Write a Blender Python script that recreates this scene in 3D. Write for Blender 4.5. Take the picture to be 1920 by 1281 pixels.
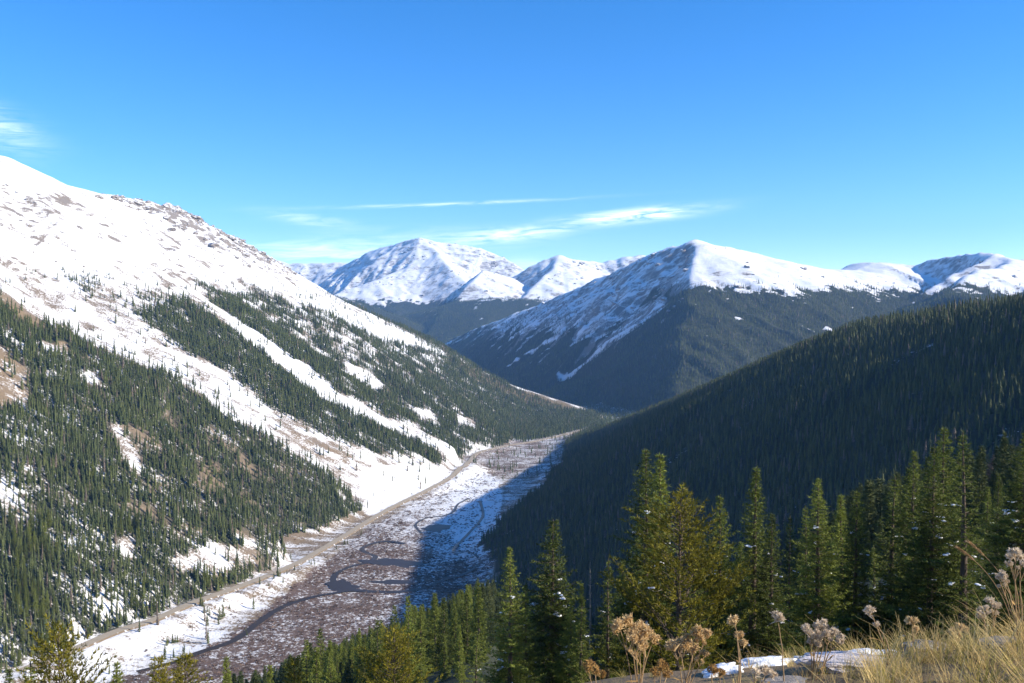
import bpy, bmesh, math, random
import numpy as np
from mathutils import Vector, Matrix, Euler

# ------------------------------------------------------------------ scene, camera, sky, sun
scene = bpy.context.scene
for o in list(bpy.data.objects):
    bpy.data.objects.remove(o, do_unlink=True)
col = scene.collection
R = math.radians

cam_data = bpy.data.cameras.new('camera')
cam = bpy.data.objects.new('camera', cam_data)
col.objects.link(cam)
FOCAL = 1660.0                      # focal length in 1920-wide pixels
cam_data.sensor_width = 36.0
cam_data.lens = 36.0 * FOCAL / 1920.0
cam_data.clip_start = 0.1
cam_data.clip_end = 60000.0
cam.location = (0, 0, 0)
cam.rotation_euler = (math.pi / 2 - math.atan(65.5 / FOCAL), 0, 0)
scene.camera = cam

SUN_EL, SUN_AHEAD = 27.5, -10.0    # degrees; the sun stands to the right, a little behind
to_sun = Vector((math.cos(R(SUN_EL)) * math.cos(R(SUN_AHEAD)), math.cos(R(SUN_EL)) * math.sin(R(SUN_AHEAD)), math.sin(R(SUN_EL))))
sd = bpy.data.lights.new('sun', 'SUN')
sd.energy = 4.8
sd.angle = R(0.53)
sd.color = (1.0, 0.92, 0.78)
sun = bpy.data.objects.new('sun', sd)
sun.rotation_euler = to_sun.to_track_quat('Z', 'Y').to_euler()
sun.location = to_sun * 3000
col.objects.link(sun)

world = bpy.data.worlds.new('World')
scene.world = world
world.use_nodes = True
wn, wl = world.node_tree.nodes, world.node_tree.links
wn.clear()
w_out = wn.new('ShaderNodeOutputWorld')
w_bg = wn.new('ShaderNodeBackground')
w_sky = wn.new('ShaderNodeTexSky')
w_sky.sky_type = 'NISHITA'
w_sky.sun_disc = False
w_sky.sun_elevation = R(SUN_EL)
w_sky.sun_rotation = math.atan2(to_sun.x, to_sun.y)
w_sky.altitude = 3600.0
w_sky.air_density = 1.0
w_sky.dust_density = 1.0
w_sky.ozone_density = 2.0
w_bg.inputs['Strength'].default_value = 0.145
w_hsv = wn.new('ShaderNodeHueSaturation')
w_hsv.inputs['Saturation'].default_value = 1.36
w_hsv.inputs['Hue'].default_value = 0.504
wl.new(w_sky.outputs[0], w_hsv.inputs['Color'])
SKY_OUT = w_hsv.outputs[0]


def wmath(op, a, b=None, c=None, clamp=False):
    n = wn.new('ShaderNodeMath')
    n.operation = op
    n.use_clamp = clamp
    for i, v in enumerate((a, b, c)):
        if v is None:
            continue
        if isinstance(v, (int, float)):
            n.inputs[i].default_value = v
        else:
            wl.new(v, n.inputs[i])
    return n.outputs[0]


# thin high clouds: wisps at given bearings and heights of the sky, broken up by stretched noise
w_tc = wn.new('ShaderNodeTexCoord')
w_sep = wn.new('ShaderNodeSeparateXYZ')
wl.new(w_tc.outputs['Generated'], w_sep.inputs[0])
w_az = wmath('ARCTAN2', w_sep.outputs['X'], w_sep.outputs['Y'])
w_el = wmath('ARCSINE', w_sep.outputs['Z'])
w_cmb = wn.new('ShaderNodeCombineXYZ')
wl.new(wmath('MULTIPLY', w_az, 7.0), w_cmb.inputs[0])
wl.new(wmath('MULTIPLY_ADD', w_el, 60.0, wmath('MULTIPLY', w_az, -3.5)), w_cmb.inputs[1])
w_n = wn.new('ShaderNodeTexNoise')
w_n.inputs['Scale'].default_value = 2.4
w_n.inputs['Detail'].default_value = 10.0
w_n.inputs['Roughness'].default_value = 0.62
w_n.inputs['Distortion'].default_value = 0.9
wl.new(w_cmb.outputs[0], w_n.inputs['Vector'])


def wisp(az, el, half_az, half_el, tilt, gain):
    da = wmath('SUBTRACT', w_az, R(az))
    de = wmath('SUBTRACT', wmath('SUBTRACT', w_el, R(el)), wmath('MULTIPLY', da, tilt))
    a = wmath('DIVIDE', da, R(half_az))
    e = wmath('DIVIDE', de, R(half_el))
    d2 = wmath('ADD', wmath('MULTIPLY', a, a), wmath('MULTIPLY', e, e))
    g = wmath('MULTIPLY', wmath('POWER', 2.718, wmath('MULTIPLY', d2, -1.0)), gain)
    return g


WISPS = [(7.6, 5.75, 3.8, 0.36, 0.09, 1.6), (-0.4, 4.6, 3.2, 0.36, 0.09, 1.0), (-11.8, 3.35, 4.2, 0.55, -0.02, 0.9),
         (-30.2, 9.9, 2.2, 1.0, -0.28, 0.5), (-4.0, 6.55, 7.5, 0.10, 0.045, 0.5), (-12.6, 5.4, 2.6, 0.35, -0.12, 0.42),
         (0.8, 2.6, 2.6, 0.4, 0.0, 0.5), (-5.0, 4.3, 7.0, 0.7, 0.02, 0.25), (-45, 8, 5, 1.0, -0.2, 0.6), (42, 6, 6, 0.4, 0.05, 0.5)]
w_sum = None
for w in WISPS:
    g = wisp(*w)
    w_sum = g if w_sum is None else wmath('ADD', w_sum, g)
w_fac = wmath('MULTIPLY', w_sum, wmath('MULTIPLY_ADD', w_n.outputs['Fac'], 3.6, -1.25), clamp=True)
w_mix = wn.new('ShaderNodeMix')
w_mix.data_type = 'RGBA'
wl.new(wmath('MULTIPLY', w_fac, 0.80), w_mix.inputs['Factor'])
wl.new(SKY_OUT, w_mix.inputs['A'])
w_mix.inputs['B'].default_value = (8.6, 9.0, 9.5, 1)
wl.new(w_mix.outputs['Result'], w_bg.inputs['Color'])
wl.new(w_bg.outputs[0], w_out.inputs['Surface'])

scene.view_settings.view_transform = 'Standard'
scene.view_settings.look = 'None'
scene.view_settings.exposure = 0.92
scene.view_settings.gamma = 1.0
scene.view_settings.use_curve_mapping = False
scene.render.engine = 'CYCLES'
scene.cycles.max_bounces = 5
scene.cycles.diffuse_bounces = 2
scene.cycles.glossy_bounces = 2
scene.cycles.transmission_bounces = 2
scene.cycles.volume_bounces = 0
scene.cycles.transparent_max_bounces = 6
scene.cycles.use_denoising = True


# ------------------------------------------------------------------ helpers
def tag(o, label=None, cat=None, group=None, kind=None):
    if label: o['label'] = label
    if cat: o['category'] = cat
    if group: o['group'] = group
    if kind: o['kind'] = kind
    return o


def empty(name, loc=(0, 0, 0), rz=0.0):
    o = bpy.data.objects.new(name, None)
    o.location = loc
    o.rotation_euler = (0, 0, rz)
    o.empty_display_size = 0.2
    col.objects.link(o)
    return o


def mesh_np(name, v, f, mat=None, smooth=False):
    """v (n,3) array, f (m,k) array of equal-size faces, or a list of such arrays."""
    me = bpy.data.meshes.new(name)
    v = np.asarray(v, dtype=np.float32)
    fl = f if isinstance(f, list) else [f]
    fl = [np.asarray(a, dtype=np.int32) for a in fl if len(a)]
    me.vertices.add(len(v))
    me.vertices.foreach_set('co', v.ravel())
    nl = sum(a.size for a in fl)
    npoly = sum(len(a) for a in fl)
    me.loops.add(nl)
    me.loops.foreach_set('vertex_index', np.concatenate([a.ravel() for a in fl]))
    me.polygons.add(npoly)
    tot = np.concatenate([np.full(len(a), a.shape[1], dtype=np.int32) for a in fl])
    st = np.concatenate([[0], np.cumsum(tot)[:-1]]).astype(np.int32)
    me.polygons.foreach_set('loop_start', st)
    me.polygons.foreach_set('loop_total', tot)
    if smooth:
        me.polygons.foreach_set('use_smooth', np.ones(npoly, dtype=bool))
    me.update(calc_edges=True)
    me.validate()
    if mat: me.materials.append(mat)
    return me


def obj(name, me, parent=None, loc=None, rot=None, scale=None):
    o = bpy.data.objects.new(name, me)
    if parent: o.parent = parent
    if loc is not None: o.location = loc
    if rot is not None: o.rotation_euler = rot
    if scale is not None: o.scale = scale
    col.objects.link(o)
    return o


def smooth01(a, b, x):
    t = np.clip((x - a) / (b - a), 0, 1)
    return t * t * (3 - 2 * t)


def _hash(ix, iy, seed):
    n = (ix.astype(np.int64) * 374761393 + iy.astype(np.int64) * 668265263 + seed * 974634777) & 0xFFFFFFFF
    n = ((n ^ (n >> 13)) * 1274126177) & 0xFFFFFFFF
    n = (n ^ (n >> 16)) & 0xFFFFFF
    return n / float(0xFFFFFF)


def vnoise(x, y, seed=0):
    """gradient noise about -1..1"""
    x = np.asarray(x, dtype=np.float64); y = np.asarray(y, dtype=np.float64)
    ix = np.floor(x); iy = np.floor(y)
    fx = x - ix; fy = y - iy
    ix = ix.astype(np.int64); iy = iy.astype(np.int64)
    u = fx * fx * fx * (fx * (fx * 6 - 15) + 10)
    v = fy * fy * fy * (fy * (fy * 6 - 15) + 10)

    def g(dx, dy):
        a = _hash(ix + dx, iy + dy, seed) * 2 * math.pi
        return np.cos(a) * (fx - dx) + np.sin(a) * (fy - dy)
    n0 = g(0, 0) * (1 - u) + g(1, 0) * u
    n1 = g(0, 1) * (1 - u) + g(1, 1) * u
    return (n0 * (1 - v) + n1 * v) * 1.5


def fbm(x, y, octaves=4, seed=0, gain=0.5):
    s = 0; a = 1.0; t = 0
    for k in range(octaves):
        s = s + a * vnoise(x * 2 ** k + 17.3 * k, y * 2 ** k - 9.1 * k, seed + k)
        t += a
        a *= gain
    return s / t


def ridged(x, y, octaves=3, seed=0):
    s = 0; a = 1.0; t = 0
    for k in range(octaves):
        s = s + a * (1 - np.abs(vnoise(x * 2 ** k + 5.7 * k, y * 2 ** k + 3.3 * k, seed + k)) * 2)
        t += a
        a *= 0.5
    return s / t


# ------------------------------------------------------------------ the terrain: crest lines in metres, camera at the origin, z = 0 at eye level
# name, mass, slope left of travel, slope right of travel, curvature, crest rounding, gully depth, gully width, points
RIDGES = [
    ('left_crest', 'left', 0.5, 0.66, 0, 30, 10, 110, [(-1852.5, 300, 555.3), (-1880.1, 900, 574.1), (-1654.5, 1500, 564.4), (-1651.4, 1900, 531.2), (-1262.8, 2200, 372.0), (-1232.1, 2450, 334.2), (-1158.9, 2650, 322.0), (-1090.6, 2800, 320.2), (-1001.9, 3150, 243.7), (-1044.5, 3700, 206.5), (-1189.7, 4500, 202.6), (-1514.4, 6000, 252.2)]),
    ('left_low_spur', 'left', 0.62, 0.48, 0, 25, 9, 70, [(-1660.1, 1900, 278.4), (-1198.8, 1650, 103.9), (-838.2, 1450, -11.3), (-723.2, 1500, -44.3), (-589.6, 1550, -118.8), (-453.2, 1560, -212.3), (-342.6, 1570, -282.5), (-278.3, 1580, -354.7)]),
    ('left_mid_spur', 'left', 0.6, 0.62, 0, 25, 7, 60, [(-926.8, 2450, 154.3), (-805.4, 2350, 63.5), (-664.0, 2250, -33.9), (-530.9, 2200, -128.7), (-363.9, 2150, -229.9), (-231.0, 2120, -314.2), (-152.8, 2100, -372.7)]),
    ('left_shoulder', 'left', 0.55, 0.5, 0, 45, 8, 80, [(-1002.0, 3150, 236.1), (-859.7, 3250, 103.5), (-675.1, 3300, 39.7), (-450.6, 3400, -67.5), (-274.4, 3500, -153.9), (-128.6, 3550, -254.8), (0.0, 3600, -319.4), (220.6, 3650, -394.6), (369.3, 3700, -454.0)]),
    ('right_crest', 'right', 0.48, 0.45, 0.0002, 40, 7, 80, [(755.9, 650, 68.1), (683.7, 850, 58.6), (606.6, 1050, 5.7), (553.0, 1350, -26.8), (517.5, 1750, -115.0), (431.5, 2100, -211.8), (281.7, 2450, -333.3), (212.5, 2700, -405.1)]),
    ('peak_b', 'far', 0.7, 0.62, 0, 15, 45, 260, [(-4831.4, 12200, 987.5), (-3683.9, 11800, 778.7), (-2927.0, 11600, 564.1), (-2508.9, 11600, 564.1), (-2141.7, 11500, 573.0), (-1764.1, 11300, 711.9), (-1432.5, 11100, 798.9), (-1122.2, 11000, 850.9), (-858.3, 11000, 791.7), (-528.3, 11000, 745.6), (-330.2, 11000, 719.3), (-65.5, 10900, 575.7), (162.3, 10800, 454.0), (450.5, 10700, 225.1)]),
    ('peak_b_front', 'far', 0.45, 0.8, 0, 15, 25, 220, [(-1122.2, 11000, 850.9), (-1158.7, 10600, 604.3), (-1174.8, 10400, 468.3), (-1563.3, 10000, 288.4), (-1984.3, 9700, 116.6), (-2288.2, 9500, -85.7)]),
    ('peak_b_rib', 'far', 0.6, 0.6, 0, 40, 25, 220, [(-1054.4, 10980, 809.9), (-704.8, 10200, 459.3), (-342.9, 9500, 114.2)]),
    ('peak_c', 'far', 0.7, 0.6, 0, 15, 30, 220, [(-452.5, 9400, 84.8), (-170.5, 9450, 198.8), (0.0, 9450, 300.9), (285.4, 9500, 479.0), (513.5, 9500, 547.3), (692.0, 9600, 507.1), (990.6, 9700, 483.3), (1194.4, 9700, 535.6), (1398.1, 9700, 564.6), (1631.4, 9700, 524.0), (2098.2, 9700, 436.8), (3148.9, 9700, 320.5)]),
    ('peak_c_front', 'far', 0.45, 0.8, 0, 15, 20, 200, [(513.5, 9500, 547.3), (442.2, 9200, 414.3), (294.3, 8900, 251.3), (104.1, 8650, 98.8)]),
    ('peak_c_west', 'far', 0.5, 0.8, 0, 15, 20, 200, [(0.0, 9300, 296.1), (-165.0, 9150, 346.2), (-297.5, 9000, 367.5), (-418.5, 8700, 235.2), (-537.0, 8500, 76.7), (-708.1, 8400, -75.8)]),
    ('forest_hump', 'far', 0.4, 0.42, 0, 80, 8, 200, [(-1323.6, 8450, -178.0), (-1062.4, 8400, -106.2), (-549.5, 8300, 34.9), (-147.1, 8150, 73.5), (243.7, 8100, 58.4), (674.2, 8000, -0.0)]),
    ('forest_spur', 'far', 0.5, 0.45, 0, 60, 8, 150, [(-2170.0, 8200, 172.5), (-1588.4, 8000, 91.4), (-1236.4, 7900, -4.8), (-945.6, 7850, -108.7), (-611.3, 7800, -305.4)]),
    ('peak_d_left', 'far', 0.74, 0.6, 0, 70, 20, 90, [(1050.5, 5000, 353.9), (958.4, 5150, 349.1), (891.1, 5300, 327.5), (760.0, 5500, 260.9), (651.0, 5700, 205.4), (436.7, 6050, 116.4), (155.3, 6450, -0.0), (-251.2, 6950, -167.4), (-528.1, 7300, -285.8), (-825.5, 7600, -481.2)]),
    ('peak_d_right', 'far', 0.45, 0.42, 0, 120, 14, 200, [(1045.1, 5003, 352.6), (1056.5, 5000, 353.9), (1182.5, 5050, 330.2), (1347.6, 5100, 306.0), (1530.5, 5200, 274.7), (1719.5, 5300, 251.4), (1914.6, 5400, 227.0), (2115.4, 5500, 224.6), (2237.2, 5600, 279.0), (2393.2, 5650, 268.0), (2602.9, 5700, 260.1)]),
    ('peak_d_front', 'far', 0.38, 0.7, 0, 110, 18, 110, [(1050.5, 5000, 353.9), (1077.8, 4850, 276.5), (1011.6, 4650, 195.5), (915.2, 4450, 107.0), (787.4, 4150, -62.4), (631.7, 3950, -250.1), (477.0, 3850, -395.3)]),
    ('peak_d_apron', 'far', 0.3, 0.3, 0, 60, 8, 140, [(777.7, 4300, -168.4), (481.8, 4200, -316.7), (277.8, 4600, -388.6), (123.2, 5100, -440.1)]),
    ('peak_f', 'far', 0.5, 0.85, 0, 20, 22, 120, [(2328.5, 5700, 284.0), (2557.2, 5600, 255.5), (2609.9, 5500, 293.8), (2724.1, 5400, 314.3), (2774.3, 5250, 318.2), (2814.5, 5150, 299.8)]),
    ('peak_f_right', 'far', 0.5, 0.35, 0, 40, 12, 150, [(2814.5, 5150, 299.8), (2853.3, 5080, 262.2), (3123.3, 5200, 287.1), (3559.0, 5200, 343.1), (5114.5, 5200, 483.0)]),
    ('peak_f_front', 'far', 0.38, 0.85, 0, 20, 14, 120, [(2839.1, 5110, 279.1), (2765.7, 4950, 240.7), (2597.5, 4750, 205.4), (2382.9, 4600, 190.6), (2219.2, 4420, 119.5), (2059.3, 4200, 58.1), (1878.1, 3900, -0.0)]),
    ('forest_knoll', 'far', 0.4, 0.4, 0, 70, 8, 120, [(1515.6, 3700, -69.0), (1670.8, 3750, -24.8), (1795.3, 3800, 16.0), (1897.5, 3800, 52.5), (1981.5, 3700, 33.4), (2144.6, 3600, 32.5), (2610.3, 3500, 73.6)]),
]


def floor_z(x, y):
    return -318.0 - 0.031 * np.clip(y, 500, 4000) - 0.006 * np.clip(y - 4000, 0, 9000)


def near_z(x, y):
    """the hillside the camera stands on"""
    r = np.sqrt(x * x + y * y)
    z = -1.42 + 0.243 * x - 0.312 * y + 0.09 * (x + 5.0 - np.sqrt((x + 5.0) ** 2 + 144.0))
    z = z + (-1.42 + 0.14 * x - 0.25 * y - z) * smooth01(40, 7, r)
    z = z - (2.6 * smooth01(7.2, 13.5, r) + 9.0 * smooth01(9, 75, r)) * smooth01(-12, 6, y - 0.1 * x)
    az = x / np.maximum(y, 1.0)                  # a hollow opens below the foreground trees
    z = z - 75.0 * smooth01(75, 300, r) * smooth01(-0.03, 0.05, az) * smooth01(0.40, 0.22, az) * (y > 0)
    z = z + 0.25 * np.minimum(r / 60, 6) * fbm(x / 35, y / 35, 3, 41) * 4
    z = z + 0.07 * fbm(x / 1.7, y / 1.7, 3, 42) * smooth01(2, 8, r)
    return z


def terrain(x, y):
    """height, index of the mass that carries the point (-1 floor, -2 near hill), streak noise"""
    x = np.asarray(x, dtype=np.float64); y = np.asarray(y, dtype=np.float64)
    shp = x.shape
    x = x.ravel(); y = y.ravel()
    z = floor_z(x, y)
    z = z + 1.2 * fbm(x / 60, y / 60, 3, 5)
    lab = np.full(x.shape, -1, dtype=np.int32)
    streak = np.zeros(x.shape)
    wx = x + np.where(y > 3600, 22, 60) * fbm(x / 400, y / 400, 3, 11)
    wy = y + np.where(y > 3600, 22, 60) * fbm(x / 400, y / 400, 3, 23)
    big = fbm(x / 330, y / 330, 5, 77)
    for k, (name, mass, sl, sr, cv, rr, ga, gl, pts) in enumerate(RIDGES):
        P = np.array(pts)
        ztop = P[:, 2].max()
        reach = (ztop + 470) / min(sl, sr) + 200
        m = (x > P[:, 0].min() - reach) & (x < P[:, 0].max() + reach) & (y > P[:, 1].min() - reach) & (y < P[:, 1].max() + reach)
        if not m.any():
            continue
        qx, qy = x[m], y[m]
        if mass == 'far':                        # crests and spurs meander a little
            qx = qx + 70 * fbm(x[m] / 420, y[m] / 420, 4, 500)
            qy = qy + 70 * fbm(x[m] / 420, y[m] / 420, 4, 520)
        best = np.full(qx.shape, 1e18); bz = np.zeros(qx.shape); bs = np.zeros(qx.shape)
        for a, b in zip(P[:-1], P[1:]):
            d = b[:2] - a[:2]
            L2 = d @ d
            t = np.clip(((qx - a[0]) * d[0] + (qy - a[1]) * d[1]) / L2, 0, 1)
            ex = qx - a[0] - t * d[0]; ey = qy - a[1] - t * d[1]
            e2 = ex * ex + ey * ey
            w = e2 < best
            best = np.where(w, e2, best)
            bz = np.where(w, a[2] + t * (b[2] - a[2]), bz)
            sd_ = (ex * d[1] - ey * d[0]) / math.sqrt(L2)      # right of travel is positive
            bs = np.where(w, sd_, bs)
        d = np.sqrt(best)
        d0 = (P[0, :2] - P[1, :2]) / np.linalg.norm(P[0, :2] - P[1, :2]); d1 = (P[-1, :2] - P[-2, :2]) / np.linalg.norm(P[-1, :2] - P[-2, :2])
        past = np.maximum(0, (qx - P[0, 0]) * d0[0] + (qy - P[0, 1]) * d0[1]) + np.maximum(0, (qx - P[-1, 0]) * d1[0] + (qy - P[-1, 1]) * d1[1])
        past = np.minimum(past, d)
        side = np.clip(bs / np.maximum(d, 1e-6), -1, 1)
        slope = sl + (sr - sl) * (side * 0.5 + 0.5)
        de = np.sqrt(d * d + rr * rr) - rr
        h = bz - slope * de - cv * de * de - (0.75 if mass == 'far' else 0.3) * past
        # gullies run down from the crest
        dv = P[-1, :2] - P[0, :2]
        dv = dv / np.linalg.norm(dv)
        u = wx[m] * dv[0] + wy[m] * dv[1]
        v = wx[m] * dv[1] - wy[m] * dv[0]
        g = ridged(u / gl, v / (gl * 5.5), 4, 100 + k)
        h = h + ga * (g - 0.55) * smooth01(0, 4 * gl, d) * 2.0 + ga * 0.5 * big[m] * smooth01(0, gl, d)
        h = h + ga * (0.62 if mass == 'far' else 0.25) * (ridged(qx / (gl * 0.8), qy / (gl * 0.8), 5, 300 + k) - 0.55)
        if name == 'left_crest':                 # broken cliffs along the crest
            cr = smooth01(2500, 2720, qy) * smooth01(4200, 3700, qy) * smooth01(330, 60, d)
            cg = 0.35 + 0.65 * smooth01(-0.2, 0.3, fbm(qx / 150, qy / 150, 2, 61))
            h = h + cr * cg * (46 * (ridged(qx / 95, qy / 60, 4, 62) - 0.55) + 12 * fbm(qx / 30, qy / 30, 3, 63))
        zz = z[m]
        kk = 22.0 + rr * 0.4
        q = np.clip(1 - np.abs(h - zz) / kk, 0, None)
        nz = np.maximum(h, zz) + q * q * kk * 0.25
        lab[m] = np.where(h > zz, k, lab[m])
        streak[m] = np.where(h > zz, g, streak[m])
        z[m] = nz
    hn = np.where(y < 1500, near_z(x, y), -1e4)
    kk = np.clip(np.sqrt(x * x + y * y) / 15.0, 0.01, 30.0)
    q = np.clip(1 - np.abs(hn - z) / kk, 0, None)
    lab = np.where(hn > z, -2, lab)
    z = np.maximum(hn, z) + q * q * kk * 0.25
    return z.reshape(shp), lab.reshape(shp), streak.reshape(shp)


# outlines on the ground, in metres east and north of the camera
AREAS = {
    'forest_low': [(-985, 1039), (-957, 1172), (-864, 1239), (-780, 1351), (-739, 1363), (-704, 1459), (-668, 1477), (-581, 1528), (-499, 1528), (-447, 1538), (-339, 1552), (-296, 1601), (-260, 1538), (-273, 1402), (-308, 1266), (-326, 1091), (-366, 983), (-406, 874), (-470, 753), (-572, 560)],
    'forest_mid': [(-766, 1817), (-732, 1993), (-644, 1981), (-515, 1939), (-374, 1933), (-242, 1999), (-158, 2006), (-153, 1969), (-224, 1851), (-282, 1789), (-382, 1751), (-464, 1745), (-571, 1783), (-677, 1783)],
    'forest_main': [(-735, 2107), (-730, 2529), (-620, 2576), (-521, 2791), (-404, 3188), (-263, 3349), (-122, 3380), (0, 3486), (217, 3596), (343, 3433), (277, 2951), (31, 2544), (-113, 2341), (-161, 2043), (-316, 2012), (-404, 1969), (-502, 1981), (-598, 2024), (-691, 2049)],
    'forest_top': [(-943, 1845), (-869, 1903), (-815, 1909), (-753, 1987), (-723, 1969), (-753, 1811), (-832, 1795), (-907, 1817)],
    'sparse_low': [(-564, 1227), (-556, 1459), (-474, 1505), (-393, 1542), (-340, 1473), (-319, 1140), (-385, 1020), (-450, 1042)],
    'sparse_left': [(-593, 1020), (-559, 1085), (-503, 1023), (-496, 959), (-534, 915)],
    'sparse_main': [(-753, 2362), (-620, 2576), (-477, 3043), (-263, 3349), (-201, 3025), (-359, 2474), (-505, 2326), (-617, 2228)],
    'clear_left': [(-748, 1216), (-728, 1258), (-672, 1235), (-634, 1150), (-655, 1061)],
    'clear_rock': [(-398, 1039), (-376, 1105), (-343, 1150), (-329, 1136), (-351, 1068), (-389, 1029)],
    'clear_rockb': [(-460, 1029), (-439, 1017), (-431, 989), (-447, 995)],
    'clear_a': [(-642, 1314), (-632, 1351), (-615, 1310), (-623, 1282)],
    'clear_b': [(-707, 1318), (-693, 1367), (-668, 1351), (-689, 1305)],
    'clear_c': [(-564, 1235), (-546, 1235), (-495, 1183), (-481, 1136), (-527, 1183)],
    'clear_d': [(-376, 1168), (-342, 1172), (-336, 1140), (-360, 1140)],
    'chute_two': [(-709, 2031), (-654, 2049), (-534, 2012), (-460, 2006), (-382, 1975), (-289, 1993), (-159, 2024), (-135, 2024), (-194, 1999), (-308, 1957), (-391, 1903), (-489, 1927), (-623, 1987)],
    'chute_c': [(-460, 2384), (-384, 2444), (-332, 2392), (-367, 2333), (-433, 2312)],
    'clear_e': [(-274, 2384), (-220, 2421), (-193, 2362), (-239, 2319)],
    'clear_f': [(-161, 2529), (-109, 2568), (-106, 2513), (-147, 2429)],
    'tan_top': [(-892, 1326), (-807, 1397), (-741, 1367), (-706, 1410), (-686, 1459), (-666, 1363), (-724, 1334), (-785, 1278), (-825, 1223)],
    'tan_fan': [(-472, 1697), (-376, 1724), (-277, 1756), (-280, 1708), (-358, 1687), (-438, 1682)],
    'tan_nose': [(-247, 3412), (-116, 3486), (21, 3552), (219, 3618), (322, 3433), (192, 3530), (0, 3444), (-142, 3370)],
    'snow_flat': [(-310, 1703), (-220, 1817), (-141, 1945), (-122, 1921), (-186, 1703), (-247, 1533), (-276, 1626)],
    'snow_shoulder': [(-702, 2715), (-638, 3120), (-441, 3329), (-278, 3412), (-242, 3349), (-383, 3178), (-521, 2791), (-626, 2600)],
    'bog': [(-29, 1881), (-11, 1233), (-37, 1113), (-138, 940), (-185, 840), (-311, 771), (-392, 771), (-324, 840), (-286, 976), (-265, 1177), (-236, 1438), (-165, 1697), (-98, 2028), (-75, 2068)],
    'snow_near': [(-392, 771), (-448, 861), (-400, 923), (-347, 1015), (-302, 1125), (-277, 1138), (-289, 985), (-308, 869), (-311, 771)],
    'valley_far': [(-82, 2262), (0, 2407), (194, 2665), (275, 3034), (172, 2835), (0, 2521), (-78, 2341)],
}
LINES = {
    'road': [(-440, 782), (-416, 839), (-400, 885), (-378, 924), (-360, 983), (-335, 1036), (-313, 1091), (-294, 1164), (-281, 1282), (-262, 1389), (-239, 1514), (-209, 1636), (-170, 1751), (-136, 1862), (-117, 1975), (-105, 2018), (-97, 2276), (-51, 2392), (0, 2505), (80, 2632), (169, 2791), (252, 2978), (331, 3257), (354, 3663)],
    'river': [(-355, 817), (-329, 840), (-311, 869), (-291, 899), (-281, 940), (-276, 982), (-263, 1025), (-238, 1056), (-216, 1072), (-198, 1083), (-171, 1078), (-138, 1078), (-113, 1090)],
    'river_b': [(-213, 1090), (-230, 1125), (-232, 1163), (-219, 1198), (-200, 1218), (-194, 1248), (-209, 1269), (-221, 1294), (-210, 1328), (-188, 1341), (-162, 1328)],
    'river_c': [(-145, 1399), (-160, 1459), (-147, 1514), (-121, 1532), (-105, 1569), (-100, 1643), (-82, 1697)],
    'flank_a': [(741, 4396), (593, 4372), (417, 4465), (229, 4460)],
    'flank_b': [(557, 4872), (355, 4910), (153, 5088), (-15, 5088)],
    'flank_c': [(706, 4791), (495, 4839), (360, 4775)],
    'flank_d': [(417, 5539), (152, 5620), (-88, 5824)],
    'river_d': [(-113, 1090), (-89, 1125), (-63, 1150), (-44, 1204), (-61, 1263), (-86, 1278), (-68, 1399), (-51, 1523), (-61, 1670)],
}
PONDS = {
    'pond_a': [(-234, 1138), (-218, 1156), (-198, 1113), (-178, 1083), (-207, 1063), (-228, 1074), (-237, 1113)],
    'pond_b': [(-225, 1233), (-199, 1257), (-152, 1248), (-117, 1204), (-128, 1171), (-159, 1187), (-190, 1198)],
    'pond_c': [(-185, 1125), (-153, 1138), (-117, 1125), (-135, 1106), (-165, 1104)],
    'pond_d': [(-153, 1438), (-126, 1479), (-98, 1459), (-111, 1399), (-135, 1388)],
}


def poly_sd(x, y, pts):
    """signed distance to an outline, positive inside"""
    P = np.array(pts, dtype=np.float64)
    ins = np.zeros(x.shape, dtype=bool)
    best = np.full(x.shape, 1e18)
    for a, b in zip(P, np.roll(P, -1, axis=0)):
        d = b - a
        t = np.clip(((x - a[0]) * d[0] + (y - a[1]) * d[1]) / (d @ d + 1e-9), 0, 1)
        best = np.minimum(best, (x - a[0] - t * d[0]) ** 2 + (y - a[1] - t * d[1]) ** 2)
        c = (a[1] > y) != (b[1] > y)
        xi = a[0] + (y - a[1]) * d[0] / (d[1] if abs(d[1]) > 1e-9 else 1e-9)
        ins ^= c & (x < xi)
    r = np.sqrt(best)
    return np.where(ins, r, -r)


def area(x, y, name, soft, rag=0.0, size=60.0):
    P = np.array(AREAS[name])
    out = np.zeros(x.shape)
    m = (x > P[:, 0].min() - 80) & (x < P[:, 0].max() + 80) & (y > P[:, 1].min() - 80) & (y < P[:, 1].max() + 80)
    if m.any():
        s = poly_sd(x[m], y[m], AREAS[name])
        if rag:
            s = s + rag * fbm(x[m] / size, y[m] / size, 3, len(name) * 7)
        out[m] = smooth01(-soft, soft, s)
    return out


def chute(x, y):
    """how deep a point lies in one of the long avalanche runs of the shaded flank"""
    out = np.zeros(x.shape)
    m = (y > 3600) & (y < 7800) & (x > -400) & (x < 1300)
    if not m.any():
        return out
    qx = x[m] + 14 * fbm(x[m] / 60, y[m] / 60, 3, 71); qy = y[m] + 14 * fbm(x[m] / 60, y[m] / 60, 3, 72)
    o = np.zeros(qx.shape)
    for k, P in LINES.items():
        if k.startswith('flank'):
            P = np.array(P, dtype=float)
            for i, (a, b) in enumerate(zip(P[:-1], P[1:])):
                d = b - a
                t = np.clip(((qx - a[0]) * d[0] + (qy - a[1]) * d[1]) / (d @ d), 0, 1)
                o = np.maximum(o, smooth01(27 - 3 * i, 9, np.hypot(qx - a[0] - t * d[0], qy - a[1] - t * d[1])))
    out[m] = o
    return out


def masses(lab):
    M = np.array([{'left': 1, 'right': 2, 'far': 3}[r[1]] for r in RIDGES] + [4, 0], dtype=np.int32)   # [-2] near hill = 4, [-1] floor = 0
    return M[lab]


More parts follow.
